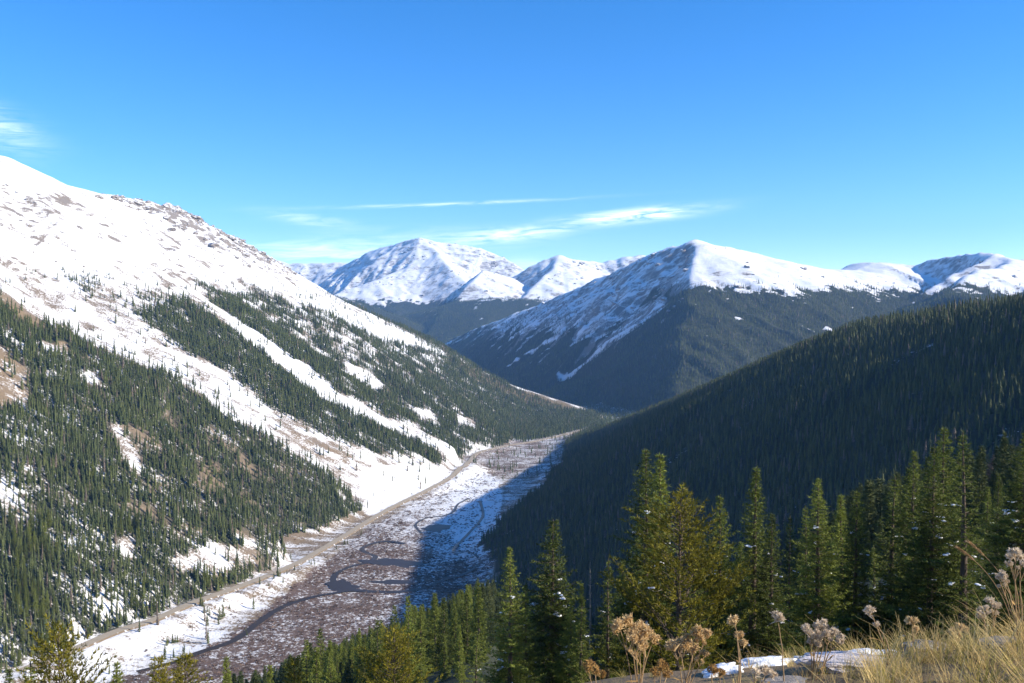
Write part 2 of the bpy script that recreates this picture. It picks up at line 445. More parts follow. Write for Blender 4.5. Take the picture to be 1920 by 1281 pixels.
def forest_density(x, y, z, lab, streak):
    mass = masses(lab)
    n1 = fbm(x / 45, y / 45, 3, 201)
    n2 = fbm(x / 160, y / 160, 3, 202)
    d = np.zeros(x.shape)
    L = mass <= 1
    low = area(x, y, 'forest_low', 12, 14)
    sp = np.maximum(area(x, y, 'sparse_low', 50, 30), area(x, y, 'sparse_left', 25, 20))
    low = low * (1 - 0.42 * sp * smooth01(-0.25, 0.25, n1)) * (1 - 0.5 * smooth01(0.24, 0.45, n1))
    for c in ('clear_left', 'clear_rock', 'clear_rockb', 'clear_a', 'clear_b', 'clear_c', 'clear_d'):
        low = low * (1 - area(x, y, c, 6, 8, 25))
    mid = area(x, y, 'forest_mid', 14, 20) * (1 - 0.5 * smooth01(0.2, 0.5, n1))
    main = area(x, y, 'forest_main', 18, 30)
    main = main * (1 - 0.72 * area(x, y, 'sparse_main', 60, 40) * smooth01(-0.5, 0.2, n1)) * (1 - 0.55 * smooth01(0.05, 0.35, n1))
    for c in ('chute_c', 'clear_e', 'clear_f'):
        main = main * (1 - area(x, y, c, 8, 8, 25))
    main = main * (1 - 0.8 * area(x, y, 'tan_nose', 15, 15)) * (1 - 0.9 * area(x, y, 'snow_shoulder', 12, 12))
    top = area(x, y, 'forest_top', 20, 30) * smooth01(-0.2, 0.2, n1) * 0.6
    back = smooth01(3290, 3400, y) * smooth01(40, 0, z) * (x > -700) * 0.6
    dl = np.maximum.reduce([low, mid, main, top, back]) * (1 - 0.93 * area(x, y, 'chute_two', 8, 22, 30))
    # stray trees near the tree line and in the open
    dl = np.maximum(dl, 0.085 * smooth01(120, 30, z) * smooth01(-0.1, 0.35, n1 + 0.3 * n2))
    d = np.where(L, dl, d)
    # flat valley: bare, but forested on the far reaches
    fl = (mass == 0)
    vf = smooth01(2560, 2760, y) * (1 - area(x, y, 'valley_far', 20, 15))
    d = np.where(fl, np.maximum(vf * 0.9, np.where(y > 1900, 0.018, 0.0) + 0.035 * area(x, y, 'snow_near', 10) * smooth01(0.0, 0.25, n1)), d)
    d = np.where(fl, d * (1 - area(x, y, 'bog', 6)), d)
    # right ridge and near hill
    d = np.where(mass == 2, 1.0 - 0.75 * smooth01(0.30, 0.5, n1), d)
    d = np.where(mass == 4, 0.95 - 0.7 * smooth01(0.3, 0.5, n1), d)
    # far mountains: below the tree line, broken by couloirs
    tl = 84 + 70 * n2 + 60 * n1 - 30 * smooth01(7600, 8600, y)
    df = smooth01(tl + 25, tl - 35, z)
    dflank = np.isin(lab, [i for i, r_ in enumerate(RIDGES) if r_[0] in ('peak_d_left', 'peak_d_front')])
    gl = smooth01(0.50, 0.25, streak) * smooth01(-400, -260, z) * dflank
    df = np.where(dflank & (streak > -9) & (x < 1060 - 0.18 * (y - 5000)) & (y > 4300), df * smooth01(30, -350, z + 120 * n2), df)
    df = df * (1 - 0.95 * gl)
    df = df * (1 - 0.9 * smooth01(0.40, 0.50, fbm(x / 95, y / 95, 4, 210)) * smooth01(-200, -60, z))
    df = df * (1 - 0.96 * chute(x, y))
    d = np.where(mass == 3, df, d)
    return d


def ground_masks(x, y, z, lab, streak, slope):
    """snow, rock, tan grass / bog, litter, willow"""
    mass = masses(lab)
    r = np.sqrt(x * x + y * y)
    n1 = fbm(x / 45, y / 45, 3, 201)
    n2 = fbm(x / 160, y / 160, 3, 202)
    n3 = fbm(x / 14, y / 14, 3, 203)
    fo = forest_density(x, y, z, lab, streak)
    snow = np.full(x.shape, 0.62); rock = np.zeros(x.shape); tan = np.zeros(x.shape)
    bog = np.zeros(x.shape); litter = np.zeros(x.shape)
    # left mountain
    hi = smooth01(20, 90, z)
    sn = 0.545 + 0.205 * hi + 0.09 * n1 + 0.10 * n2 + 0.05 * n3 * hi
    out = smooth01(2550, 2700, y) * smooth01(3700, 3300, y) * smooth01(40, 190, z)           # rocky crest
    rk = out * smooth01(-0.10, 0.35, 0.7 * n1 + 0.5 * n3 + 0.9 * (slope - 0.62))
    st_ = smooth01(0.15, 0.55, ridged((y + 25 * n1) / 26, (x + 0.4 * y) / 210, 3, 19)) * smooth01(-0.3, 0.25, n2)
    rk = np.maximum(rk, hi * np.maximum(0.78 * st_ * smooth01(-0.25, 0.2, n3), 0.6 * smooth01(0.80, 1.0, slope + 0.3 * n3)))
    sn = sn - 0.42 * rk - 0.15 * hi * smooth01(0.28, 0.55, ridged(x / 60 + n1, y / 700, 2, 9)) * smooth01(-.1, .3, n2)
    tn = np.maximum.reduce([area(x, y, 'tan_top', 30, 25), 0.55 * area(x, y, 'tan_fan', 25, 25) * smooth01(-.3, .3, n3), area(x, y, 'tan_nose', 25, 15), 0.5 * area(x, y, 'sparse_low', 60, 40) * smooth01(-.2, .3, n1), area(x, y, 'clear_left', 20, 15) * 0.7])
    sn = sn - 0.30 * tn - 0.14 * fo
    rk = np.maximum(rk, 0.75 * area(x, y, 'tan_nose', 20, 12) * smooth01(-.1, .3, n3))
    sn = np.maximum(sn, 0.75 * area(x, y, 'snow_shoulder', 12) + 0.0)
    sn = sn + 0.25 * area(x, y, 'chute_two', 8, 8)
    L = mass == 1
    snow = np.where(L, sn, snow); rock = np.where(L, rk, rock); tan = np.where(L, tn, tan)
    litter = np.where(L, fo * 0.75, litter)
    # valley floor
    fl = mass == 0
    bg = area(x, y, 'bog', 8, 10, 30)
    sn = 0.45 + 0.12 * n1 + 0.10 * n3 + 0.26 * area(x, y, 'snow_flat', 14, 12) + 0.13 * area(x, y, 'snow_near', 14, 10)
    sn = np.where(bg > 0.5, 0.41 + 0.17 * smooth01(1200, 1650, y) + 0.26 * smooth01(-150, -60, x) * smooth01(1150, 1350, y) + 0.10 * n1, sn)
    snow = np.where(fl, sn, snow); bog = np.where(fl, np.maximum(bg, 0.55 * smooth01(1850, 2000, y)), bog)
    tan = np.where(fl, 0.5, tan); litter = np.where(fl, fo * 0.8, litter)
    sf = area(x, y, 'snow_flat', 14, 12)
    snow = np.where(L, np.maximum(snow, 0.72 * sf), snow)
    # right ridge, near hill
    nr = mass == 2
    snow = np.where(nr, 0.20 + 0.25 * n1, snow); litter = np.where(nr, 1.0, litter)
    nh = mass == 4
    snow = np.where(nh, np.where(r < 40, 0.30, 0.22 + 0.2 * n1), snow)
    tan = np.where(nh, 1.0, tan); litter = np.where(nh, smooth01(14, 60, r) * 0.9, litter)
    # far mountains
    fr = mass == 3
    rk = smooth01(0.55, 0.85, slope + 0.35 * n1)
    sn = 0.70 - 0.20 * rk + 0.10 * n2 + 0.10 * n1
    face = smooth01(0.3, 0.75, slope) * smooth01(0.72, 0.45, streak) * (x < 1250) * (y < 7600)
    sn = sn - 0.10 * face
    sn = np.maximum(sn, 0.68 * chute(x, y))
    snow = np.where(fr, np.where(fo > 0.5, 0.16 + 0.2 * n1, sn), snow)
    rock = np.where(fr, np.maximum(rk, face * 0.8), rock); litter = np.where(fr, smooth01(0.15, 0.5, fo), litter)
    return np.stack([snow, rock, tan, np.ones_like(snow)], -1), np.stack([bog, litter, fo, np.ones_like(snow)], -1)


# ------------------------------------------------------------------ node material helper
class Mat:
    def __init__(self, name):
        self.m = bpy.data.materials.new(name)
        self.m.use_nodes = True
        self.t = self.m.node_tree
        self.t.nodes.clear()
        self.out = self.t.nodes.new('ShaderNodeOutputMaterial')
        self.b = self.t.nodes.new('ShaderNodeBsdfPrincipled')
        self.t.links.new(self.b.outputs[0], self.out.inputs['Surface'])
        self.b.inputs['Roughness'].default_value = 0.85
        self.b.inputs['Specular IOR Level'].default_value = 0.2

    def n(self, kind, **kw):
        o = self.t.nodes.new(kind)
        for k, v in kw.items():
            setattr(o, k, v)
        return o

    def put(self, sock, v):
        if isinstance(v, (int, float)):
            sock.default_value = v
        elif isinstance(v, tuple):
            sock.default_value = v if len(v) == len(sock.default_value) else (*v, 1)
        else:
            self.t.links.new(v, sock)

    def math(self, op, a, b=None, c=None, clamp=False):
        o = self.n('ShaderNodeMath', operation=op, use_clamp=clamp)
        for i, v in enumerate((a, b, c)):
            if v is not None:
                self.put(o.inputs[i], v)
        return o.outputs[0]

    def step(self, a, b, x):
        o = self.n('ShaderNodeMapRange', interpolation_type='SMOOTHSTEP')
        self.put(o.inputs['Value'], x); self.put(o.inputs['From Min'], a); self.put(o.inputs['From Max'], b)
        return o.outputs[0]

    def mix(self, f, a, b):
        o = self.n('ShaderNodeMix', data_type='RGBA')
        self.put(o.inputs['Factor'], f); self.put(o.inputs['A'], a); self.put(o.inputs['B'], b)
        return o.outputs['Result']

    def noise(self, scale, detail=4, rough=0.55, vec=None, dist=0.0):
        o = self.n('ShaderNodeTexNoise')
        o.inputs['Scale'].default_value = scale
        o.inputs['Detail'].default_value = detail
        o.inputs['Roughness'].default_value = rough
        o.inputs['Distortion'].default_value = dist
        if vec is not None: self.t.links.new(vec, o.inputs['Vector'])
        return o.outputs['Fac']

    def pos(self, sx=1, sy=1, sz=1):
        g = self.n('ShaderNodeNewGeometry')
        o = self.n('ShaderNodeMapping')
        o.inputs['Scale'].default_value = (sx, sy, sz)
        self.t.links.new(g.outputs['Position'], o.inputs['Vector'])
        return o.outputs[0]

    def attr(self, name):
        o = self.n('ShaderNodeAttribute', attribute_name=name)
        s = self.n('ShaderNodeSeparateColor')
        self.t.links.new(o.outputs['Color'], s.inputs[0])
        return s.outputs[0], s.outputs[1], s.outputs[2]

    def bump(self, h, dist, strength=1.0):
        o = self.n('ShaderNodeBump')
        o.inputs['Distance'].default_value = dist
        o.inputs['Strength'].default_value = strength
        self.put(o.inputs['Height'], h)
        self.t.links.new(o.outputs[0], self.b.inputs['Normal'])


def ground_material(name, near):
    M = Mat(name)
    snow, rock, tan = M.attr('mask_a')
    bog, litter, fo = M.attr('mask_b')
    p = M.pos()
    big = M.noise(0.012, 6, 0.6, p)
    mid = M.noise(0.06, 6, 0.62, p)
    fine = M.noise(0.35, 6, 0.65, p)
    tiny = M.noise(2.5, 5, 0.65, p)
    runs = M.noise(0.055, 7, 0.66, M.pos(0.25, 1.0, 0.4))
    if near:
        vf = M.noise(24.0, 4, 0.6, p)
    # bare ground
    grass = M.mix(fine, (0.15, 0.095, 0.045), (0.30, 0.21, 0.11))
    soil = M.mix(mid, (0.16, 0.125, 0.095), (0.25, 0.20, 0.155))
    base = M.mix(M.math('MULTIPLY', tan, 0.8), soil, grass)
    rk = M.mix(fine, (0.11, 0.095, 0.085), (0.30, 0.26, 0.23))
    base = M.mix(M.step(0.35, 0.65, M.math('ADD', rock, M.math('MULTIPLY_ADD', fine, 0.6, -0.3))), base, rk)
    bogc = M.mix(M.noise(0.10, 6, 0.7, M.pos(1, 0.6, 1)), (0.066, 0.043, 0.035), (0.200, 0.135, 0.105))
    base = M.mix(M.step(0.35, 0.65, M.math('ADD', bog, M.math('MULTIPLY_ADD', mid, 0.5, -0.25))), base, bogc)
    lit = M.mix(fine, (0.022, 0.028, 0.016), (0.060, 0.062, 0.036))
    base = M.mix(M.step(0.25, 0.75, M.math('ADD', litter, M.math('MULTIPLY_ADD', fine, 0.5, -0.25))), base, lit)
    # snow lies where the attribute and the drift noise agree
    nz = M.math('ADD', M.math('MULTIPLY', M.math('ADD', M.math('MULTIPLY', runs, M.math('SUBTRACT', 1.0, bog)), M.math('MULTIPLY', M.noise(0.15, 7, 0.68, p), bog)), 0.62), M.math('MULTIPLY_ADD', fine, 0.62, M.math('MULTIPLY', big, 0.22)))
    if near:
        nz = M.math('ADD', M.math('MULTIPLY', nz, 0.65), M.math('MULTIPLY', tiny, 0.48))
    s = M.math('MULTIPLY_ADD', M.math('SUBTRACT', nz, 0.73), 1.35, snow)
    sf = M.step(0.43, 0.55, s)
    snc = M.mix(M.math('MULTIPLY', M.step(0.35, 0.7, fine), M.step(0.75, 0.53, s)), (0.80, 0.80, 0.81), (0.56, 0.53, 0.51))
    colr = M.mix(sf, base, snc)
    M.put(M.b.inputs['Base Color'], colr)
    h = M.math('ADD', M.math('MULTIPLY', mid, 3.0), M.math('MULTIPLY', fine, 1.1))
    h = M.math('ADD', h, M.math('MULTIPLY', tiny, 0.12))
    if near:
        h = M.math('ADD', M.math('MULTIPLY', tiny, 0.05), M.math('MULTIPLY', vf, 0.012))
    M.bump(h, 1.0, 0.85 if not near else 1.0)
    M.put(M.b.inputs['Roughness'], M.math('MULTIPLY_ADD', sf, -0.25, 0.92))
    return M.m


MAT_GROUND = ground_material('mountain_ground', False)
MAT_NEAR = ground_material('meadow_ground', True)

# ------------------------------------------------------------------ terrain sheets, one mesh per mass
GRIDS = [  # x0, x1, y0, y1, cell
    (-14, 26, -10, 30, 0.2), (-240, 330, -80, 520, 4.0), (-2700, 1750, -500, 4300, 9.0), (-760, 3160, 3600, 7600, 16.0), (-2700, 2300, 8100, 11800, 21.0), (-6000, 7000, 2900, 13600, 31.0)]
SHEETS = []
for x0, x1, y0, y1, c in GRIDS:
    gx = np.arange(x0, x1 + c * 0.5, c); gy = np.arange(y0, y1 + c * 0.5, c)
    XX, YY = np.meshgrid(gx, gy)
    ZZ, LL, SS = terrain(XX, YY)
    SHEETS.append([XX, YY, ZZ, LL, SS, c, (x0, x1, y0, y1)])


def resample(P, step):
    P = np.asarray(P, dtype=float)
    # Catmull-Rom through the points
    out = []
    for i in range(len(P) - 1):
        p0, p1, p2, p3 = P[max(i - 1, 0)], P[i], P[i + 1], P[min(i + 2, len(P) - 1)]
        n = max(2, int(np.linalg.norm(p2 - p1) / step))
        for t in np.linspace(0, 1, n, endpoint=False):
            out.append(0.5 * ((2 * p1) + (-p0 + p2) * t + (2 * p0 - 5 * p1 + 4 * p2 - p3) * t * t + (-p0 + 3 * p1 - 3 * p2 + p3) * t ** 3))
    out.append(P[-1])
    return np.array(out)


def smooth_line(v, k):
    w = np.ones(2 * k + 1) / (2 * k + 1)
    return np.convolve(np.pad(v, k, mode='edge'), w, 'valid')


# the road is cut and filled into the valley side
ROAD_C = resample(LINES['road'], 6.0)
_z = terrain(ROAD_C[:, 0], ROAD_C[:, 1])[0]
ROAD_Z = smooth_line(smooth_line(_z, 12), 8)
XX, YY, ZZ = SHEETS[2][0], SHEETS[2][1], SHEETS[2][2]
P0 = np.array(LINES['road'])
m = (XX > P0[:, 0].min() - 60) & (XX < P0[:, 0].max() + 60) & (YY > P0[:, 1].min() - 60) & (YY < P0[:, 1].max() + 60)
qx, qy = XX[m], YY[m]
best = np.full(qx.shape, 1e18); rz = np.zeros(qx.shape)
for i in range(len(ROAD_C)):
    d2 = (qx - ROAD_C[i, 0]) ** 2 + (qy - ROAD_C[i, 1]) ** 2
    w = d2 < best
    best = np.where(w, d2, best); rz = np.where(w, ROAD_Z[i], rz)
w = smooth01(34, 13, np.sqrt(best))
ZZ[m] = ZZ[m] * (1 - w) + (rz - 0.45) * w


def ground_z(x, y):
    """height on the built sheets, bilinear, finest sheet first"""
    x = np.asarray(x, dtype=np.float64); y = np.asarray(y, dtype=np.float64)
    out = np.full(x.shape, np.nan); lab = np.full(x.shape, -1, dtype=np.int32); stk = np.zeros(x.shape)
    for XX, YY, ZZ, LL, SS, c, (x0, x1, y0, y1) in SHEETS:
        m = np.isnan(out) & (x >= x0) & (x < x1 - c) & (y >= y0) & (y < y1 - c)
        if not m.any():
            continue
        fx = (x[m] - x0) / c; fy = (y[m] - y0) / c
        ix = np.clip(fx.astype(int), 0, ZZ.shape[1] - 2); iy = np.clip(fy.astype(int), 0, ZZ.shape[0] - 2)
        u = fx - ix; v = fy - iy
        out[m] = (ZZ[iy, ix] * (1 - u) + ZZ[iy, ix + 1] * u) * (1 - v) + (ZZ[iy + 1, ix] * (1 - u) + ZZ[iy + 1, ix + 1] * u) * v
        lab[m] = LL[iy, ix]; stk[m] = SS[iy, ix]
    return out, lab, stk


def gz(x, y):
    return float(ground_z(np.array([x]), np.array([y]))[0][0])


FAR_GROUP = {'peak_b': 'b', 'peak_b_front': 'b', 'peak_b_rib': 'b', 'peak_c': 'c', 'peak_c_front': 'c', 'peak_c_west': 'c', 'forest_hump': 'h',
             'forest_spur': 'h', 'peak_d_left': 'd', 'peak_d_right': 'd', 'peak_d_front': 'd', 'peak_d_apron': 'd', 'peak_f_front': 'f', 'peak_f': 'f', 'peak_f_right': 'f', 'forest_knoll': 'k'}
KEYS = ['near', 'floor', 'left', 'right', 'b', 'c', 'h', 'd', 'f', 'k']
key_of = np.array([KEYS.index(FAR_GROUP.get(r[0], r[1])) for r in RIDGES] + [0, 1])     # [-2] near, [-1] floor
# the right-hand half of the long crest of mountain d carries peak f
parts = {k: ([], [], [], [], 0) for k in range(len(KEYS))}
for gi, (XX, YY, ZZ, LL, SS, c, ext) in enumerate(SHEETS):
    ny, nx = XX.shape
    Zs = ZZ.copy()
    dzy, dzx = np.gradient(ZZ, c)
    slope = np.sqrt(dzx ** 2 + dzy ** 2)
    ma, mb = ground_masks(XX, YY, ZZ, LL, SS, slope)
    keep = np.ones((ny - 1, nx - 1), dtype=bool)
    if gi > 0:
        for prev in SHEETS[:gi]:
            a0, a1, b0, b1 = prev[6]
            ins = (XX > a0 + c) & (XX < a1 - c) & (YY > b0 + c) & (YY < b1 - c)
            Zs = np.where(ins, ZZ - 0.5 * c, Zs)
            ins2 = (XX > a0 + 3 * c) & (XX < a1 - 3 * c) & (YY > b0 + 3 * c) & (YY < b1 - 3 * c)
            keep &= ~(ins2[:-1, :-1] & ins2[1:, 1:])
    K = key_of[LL[:-1, :-1]]
    K = np.where((K == KEYS.index('d')) & (XX[:-1, :-1] > 1960), KEYS.index('f'), K)
    if gi < 2:
        K[:] = 0
    idx = np.arange(ny * nx).reshape(ny, nx)
    V = np.stack([XX, YY, Zs], -1).reshape(-1, 3)
    MA = ma.reshape(-1, 4); MB = mb.reshape(-1, 4)
    for k in range(len(KEYS)):
        fm = keep & (K == k)
        if not fm.any():
            continue
        q = np.stack([idx[:-1, :-1][fm], idx[:-1, 1:][fm], idx[1:, 1:][fm], idx[1:, :-1][fm]], -1)
        u, inv = np.unique(q, return_inverse=True)
        vs, fs, m1, m2, n0 = parts[k]
        vs.append(V[u]); fs.append(inv.reshape(q.shape) + n0); m1.append(MA[u]); m2.append(MB[u])
        parts[k] = (vs, fs, m1, m2, n0 + len(u))
NAMES = {'near': ('hillside', 'steep grassy and wooded hillside in the foreground'), 'floor': ('valley_floor', 'flat snow patched valley floor with brown bog'),
         'left': ('mountain', 'snowy mountain with bands of forest left of the valley'), 'right': ('ridge', 'dark forested ridge in shade right of the valley'),
         'b': ('mountain', 'farthest white peak at the head of the side valley'), 'c': ('mountain', 'white pointed peak between the two big mountains'),
         'h': ('hill', 'low forested hump below the farthest white peaks'), 'd': ('mountain', 'big mountain with snow dome and blue shaded flank'),
         'f': ('mountain', 'snowy mountain with shaded cirque at the right edge'), 'k': ('hill', 'dark forested knoll behind the right ridge')}
for k, key in enumerate(KEYS):
    vs, fs, m1, m2, n0 = parts[k]
    if not n0:
        continue
    nm, lb = NAMES[key]
    me = mesh_np(nm, np.concatenate(vs), np.concatenate(fs), MAT_NEAR if key == 'near' else MAT_GROUND, smooth=True)
    for an, dat in (('mask_a', m1), ('mask_b', m2)):
        at_ = me.attributes.new(an, 'FLOAT_COLOR', 'POINT')
        at_.data.foreach_set('color', np.concatenate(dat).astype(np.float32).ravel())
    tag(obj(nm, me), lb, kind='structure')

# ------------------------------------------------------------------ forests
def needle_material(name, dark, light, trans=0.12, rnd=0.35, dead=False):
    M = Mat(name)
    oi = M.n('ShaderNodeObjectInfo')
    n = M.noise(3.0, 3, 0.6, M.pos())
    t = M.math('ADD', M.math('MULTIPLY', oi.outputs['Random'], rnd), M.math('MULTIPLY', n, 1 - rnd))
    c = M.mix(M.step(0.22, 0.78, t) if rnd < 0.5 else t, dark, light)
    if dead:
        c = M.mix(M.step(0.955, 0.965, oi.outputs['Random']), c, (0.17, 0.135, 0.105))
    M.put(M.b.inputs['Base Color'], c)
    M.b.inputs['Roughness'].default_value = 0.7
    tr = M.n('ShaderNodeBsdfTranslucent')
    M.t.links.new(c, tr.inputs['Color'])
    ms = M.n('ShaderNodeMixShader')
    ms.inputs[0].default_value = trans
    M.t.links.new(M.b.outputs[0], ms.inputs[1]); M.t.links.new(tr.outputs[0], ms.inputs[2])
    M.t.links.new(ms.outputs[0], M.out.inputs['Surface'])
    return M.m


def bark_material(name, a, b):
    M = Mat(name)
    M.put(M.b.inputs['Base Color'], M.mix(M.noise(14, 5, 0.65, M.pos(1, 1, 0.25)), a, b))
    M.bump(M.noise(30, 4, 0.6, M.pos(1, 1, 0.3)), 0.02)
    return M.m


MAT_FOREST = needle_material('forest_needles', (0.030, 0.050, 0.018), (0.125, 0.140, 0.044), 0.08, 0.75, True)
MAT_BARK = bark_material('spruce_bark', (0.06, 0.045, 0.035), (0.17, 0.13, 0.10))
MAT_GREY = bark_material('weathered_wood', (0.16, 0.145, 0.13), (0.36, 0.33, 0.30))


def tier_tree(seed, tiers, spikes, w=0.16, lean=0.0):
    """a whole conifer of unit height: ragged tiers of drooping sprays about a stem"""
    rg = np.random.RandomState(seed)
    V = []; Fc = []

    def add(pts, f):
        n = len(V); V.extend(pts); Fc.extend([[i + n for i in q] for q in f])
    k = 5
    a0 = rg.rand() * 6
    ring = [(0.014 * math.cos(a0 + i * 2 * math.pi / k), 0.014 * math.sin(a0 + i * 2 * math.pi / k), -0.04) for i in range(k)]
    add(ring + [(0, 0, 0.6)], [[i, (i + 1) % k, k] for i in range(k)])
    for t in range(tiers):
        f = t / (tiers - 1)
        zt = 0.10 + 0.90 * f ** 0.92
        r = w * ((1 - f) ** 0.85 * (0.85 + 0.15 * math.sin(f * 9 + seed))) + 0.012
        if f < 0.12: r *= 0.8
        dz = 1.55 / tiers * (1.0 - 0.25 * f)
        a0 = rg.rand() * 6.28
        for s in range(spikes):
            a = a0 + 2 * math.pi * (s + 0.35 * rg.randn()) / spikes
            rr = r * (0.72 + 0.5 * rg.rand())
            da = math.pi / spikes * 1.25
            zl = zt - dz * (0.55 + 0.4 * rg.rand())
            inn = rr * 0.42
            add([(0.0, 0.0, min(zt + dz * 0.35, 1.0)),
                 (inn * math.cos(a - da), inn * math.sin(a - da), zl + dz * 0.28),
                 (rr * math.cos(a), rr * math.sin(a), zl),
                 (inn * math.cos(a + da), inn * math.sin(a + da), zl + dz * 0.28)], [[0, 1, 2], [0, 2, 3]])
    V_ = np.array(V); V_[:, 0] += lean * V_[:, 2] ** 2
    return V_, np.array(Fc)


def proto(name, v, f, mat):
    return bpy.data.objects.new(name, mesh_np(name, v, f, mat))


def forest_object(name, pts, hts, protos, label, widths=None, seed=1):
    """one scattered mass: a point mesh whose points carry trees (geometry nodes)"""
    n = len(pts)
    me = bpy.data.meshes.new(name)
    me.vertices.add(n)
    me.vertices.foreach_set('co', np.asarray(pts, dtype=np.float32).ravel())
    rg = np.random.RandomState(seed)
    wd = 0.85 + 0.75 * rg.rand(n) ** 1.5 if widths is None else widths
    sc = np.stack([hts * wd, hts * wd, hts], -1).astype(np.float32)
    rot = np.stack([rg.normal(0, 0.02, n), rg.normal(0, 0.02, n), rg.rand(n) * 6.283], -1).astype(np.float32)
    a = me.attributes.new('tree_scale', 'FLOAT_VECTOR', 'POINT'); a.data.foreach_set('vector', sc.ravel())
    a = me.attributes.new('tree_rot', 'FLOAT_VECTOR', 'POINT'); a.data.foreach_set('vector', rot.ravel())
    a = me.attributes.new('tree_kind', 'INT', 'POINT'); a.data.foreach_set('value', rg.randint(0, len(protos), n).astype(np.int32))
    o = obj(name, me)
    tag(o, label, 'forest', kind='stuff')
    ng = bpy.data.node_groups.new(name + '_scatter', 'GeometryNodeTree')
    ng.interface.new_socket('Geometry', in_out='INPUT', socket_type='NodeSocketGeometry')
    ng.interface.new_socket('Geometry', in_out='OUTPUT', socket_type='NodeSocketGeometry')
    N, Lk = ng.nodes, ng.links
    gi = N.new('NodeGroupInput'); go = N.new('NodeGroupOutput')

    def named(nm, ty):
        q = N.new('GeometryNodeInputNamedAttribute'); q.data_type = ty
        q.inputs['Name'].default_value = nm
        return q.outputs[0]
    join = N.new('GeometryNodeJoinGeometry')
    for i, p in enumerate(protos):
        oi = N.new('GeometryNodeObjectInfo'); oi.inputs['Object'].default_value = p
        oi.inputs['As Instance'].default_value = True
        cmp_ = N.new('FunctionNodeCompare'); cmp_.data_type = 'INT'; cmp_.operation = 'EQUAL'
        Lk.new(named('tree_kind', 'INT'), cmp_.inputs[2]); cmp_.inputs[3].default_value = i
        ip = N.new('GeometryNodeInstanceOnPoints')
        Lk.new(gi.outputs[0], ip.inputs['Points']); Lk.new(cmp_.outputs[0], ip.inputs['Selection'])
        Lk.new(oi.outputs['Geometry'], ip.inputs['Instance'])
        Lk.new(named('tree_scale', 'FLOAT_VECTOR'), ip.inputs['Scale'])
        e2r = N.new('FunctionNodeEulerToRotation'); Lk.new(named('tree_rot', 'FLOAT_VECTOR'), e2r.inputs[0])
        Lk.new(e2r.outputs[0], ip.inputs['Rotation'])
        Lk.new(ip.outputs[0], join.inputs[0])
    Lk.new(join.outputs[0], go.inputs[0])
    md = o.modifiers.new('scatter', 'NODES'); md.node_group = ng
    return o


MID_PROTOS = [proto('forest_tree', *tier_tree(50 + i, 9, 7, 0.13 + 0.018 * (i % 3), 0.02 * (i % 2)), MAT_FOREST) for i in range(5)]
FAR_PROTOS = [proto('forest_tree_far', *tier_tree(80 + i, 5, 5, 0.17 + 0.02 * (i % 2)), MAT_FOREST) for i in range(3)]


def scatter(x0, x1, y0, y1, sp, seed):
    rg = np.random.RandomState(seed)
    gx, gy = np.meshgrid(np.arange(x0, x1, sp), np.arange(y0, y1, sp))
    gx = gx + rg.uniform(-0.5, 0.5, gx.shape) * sp; gy = gy + rg.uniform(-0.5, 0.5, gy.shape) * sp
    return gx.ravel(), gy.ravel(), rg


def in_sight(x, y, z, up=26.0):
    """drop trees that stand well behind a crest or far outside the field of view"""
    m = (y > 30) & (np.abs(x) < 0.92 * y + 120)
    for t in np.linspace(0.03, 0.98, 44):
        i = np.nonzero(m)[0]
        h = ground_z(x[i] * t, y[i] * t)[0]
        m[i] &= ~(h > (z[i] + up) * t + 2.0)
    return m


def grow(x0, x1, y0, y1, sp, seed, sel):
    x, y, rg = scatter(x0, x1, y0, y1, sp, seed)
    m = np.abs(x) < 0.92 * y + 150
    x, y = x[m], y[m]
    z, lab, stk = ground_z(x, y)
    d = forest_density(x, y, z, lab, stk)
    m = (rg.rand(len(x)) < d) & sel(x, y, z, lab) & ~np.isnan(z)
    x, y, z, lab = x[m], y[m], z[m], lab[m]
    m = in_sight(x, y, z)
    return x[m], y[m], z[m], lab[m], rg


def road_clear(x, y):
    P = np.array(LINES['road'], dtype=float)
    best = np.full(x.shape, 1e9)
    for a, b in zip(P[:-1], P[1:]):
        d = b - a
        t = np.clip(((x - a[0]) * d[0] + (y - a[1]) * d[1]) / (d @ d), 0, 1)
        best = np.minimum(best, (x - a[0] - t * d[0]) ** 2 + (y - a[1] - t * d[1]) ** 2)
    return best > 11.0 ** 2


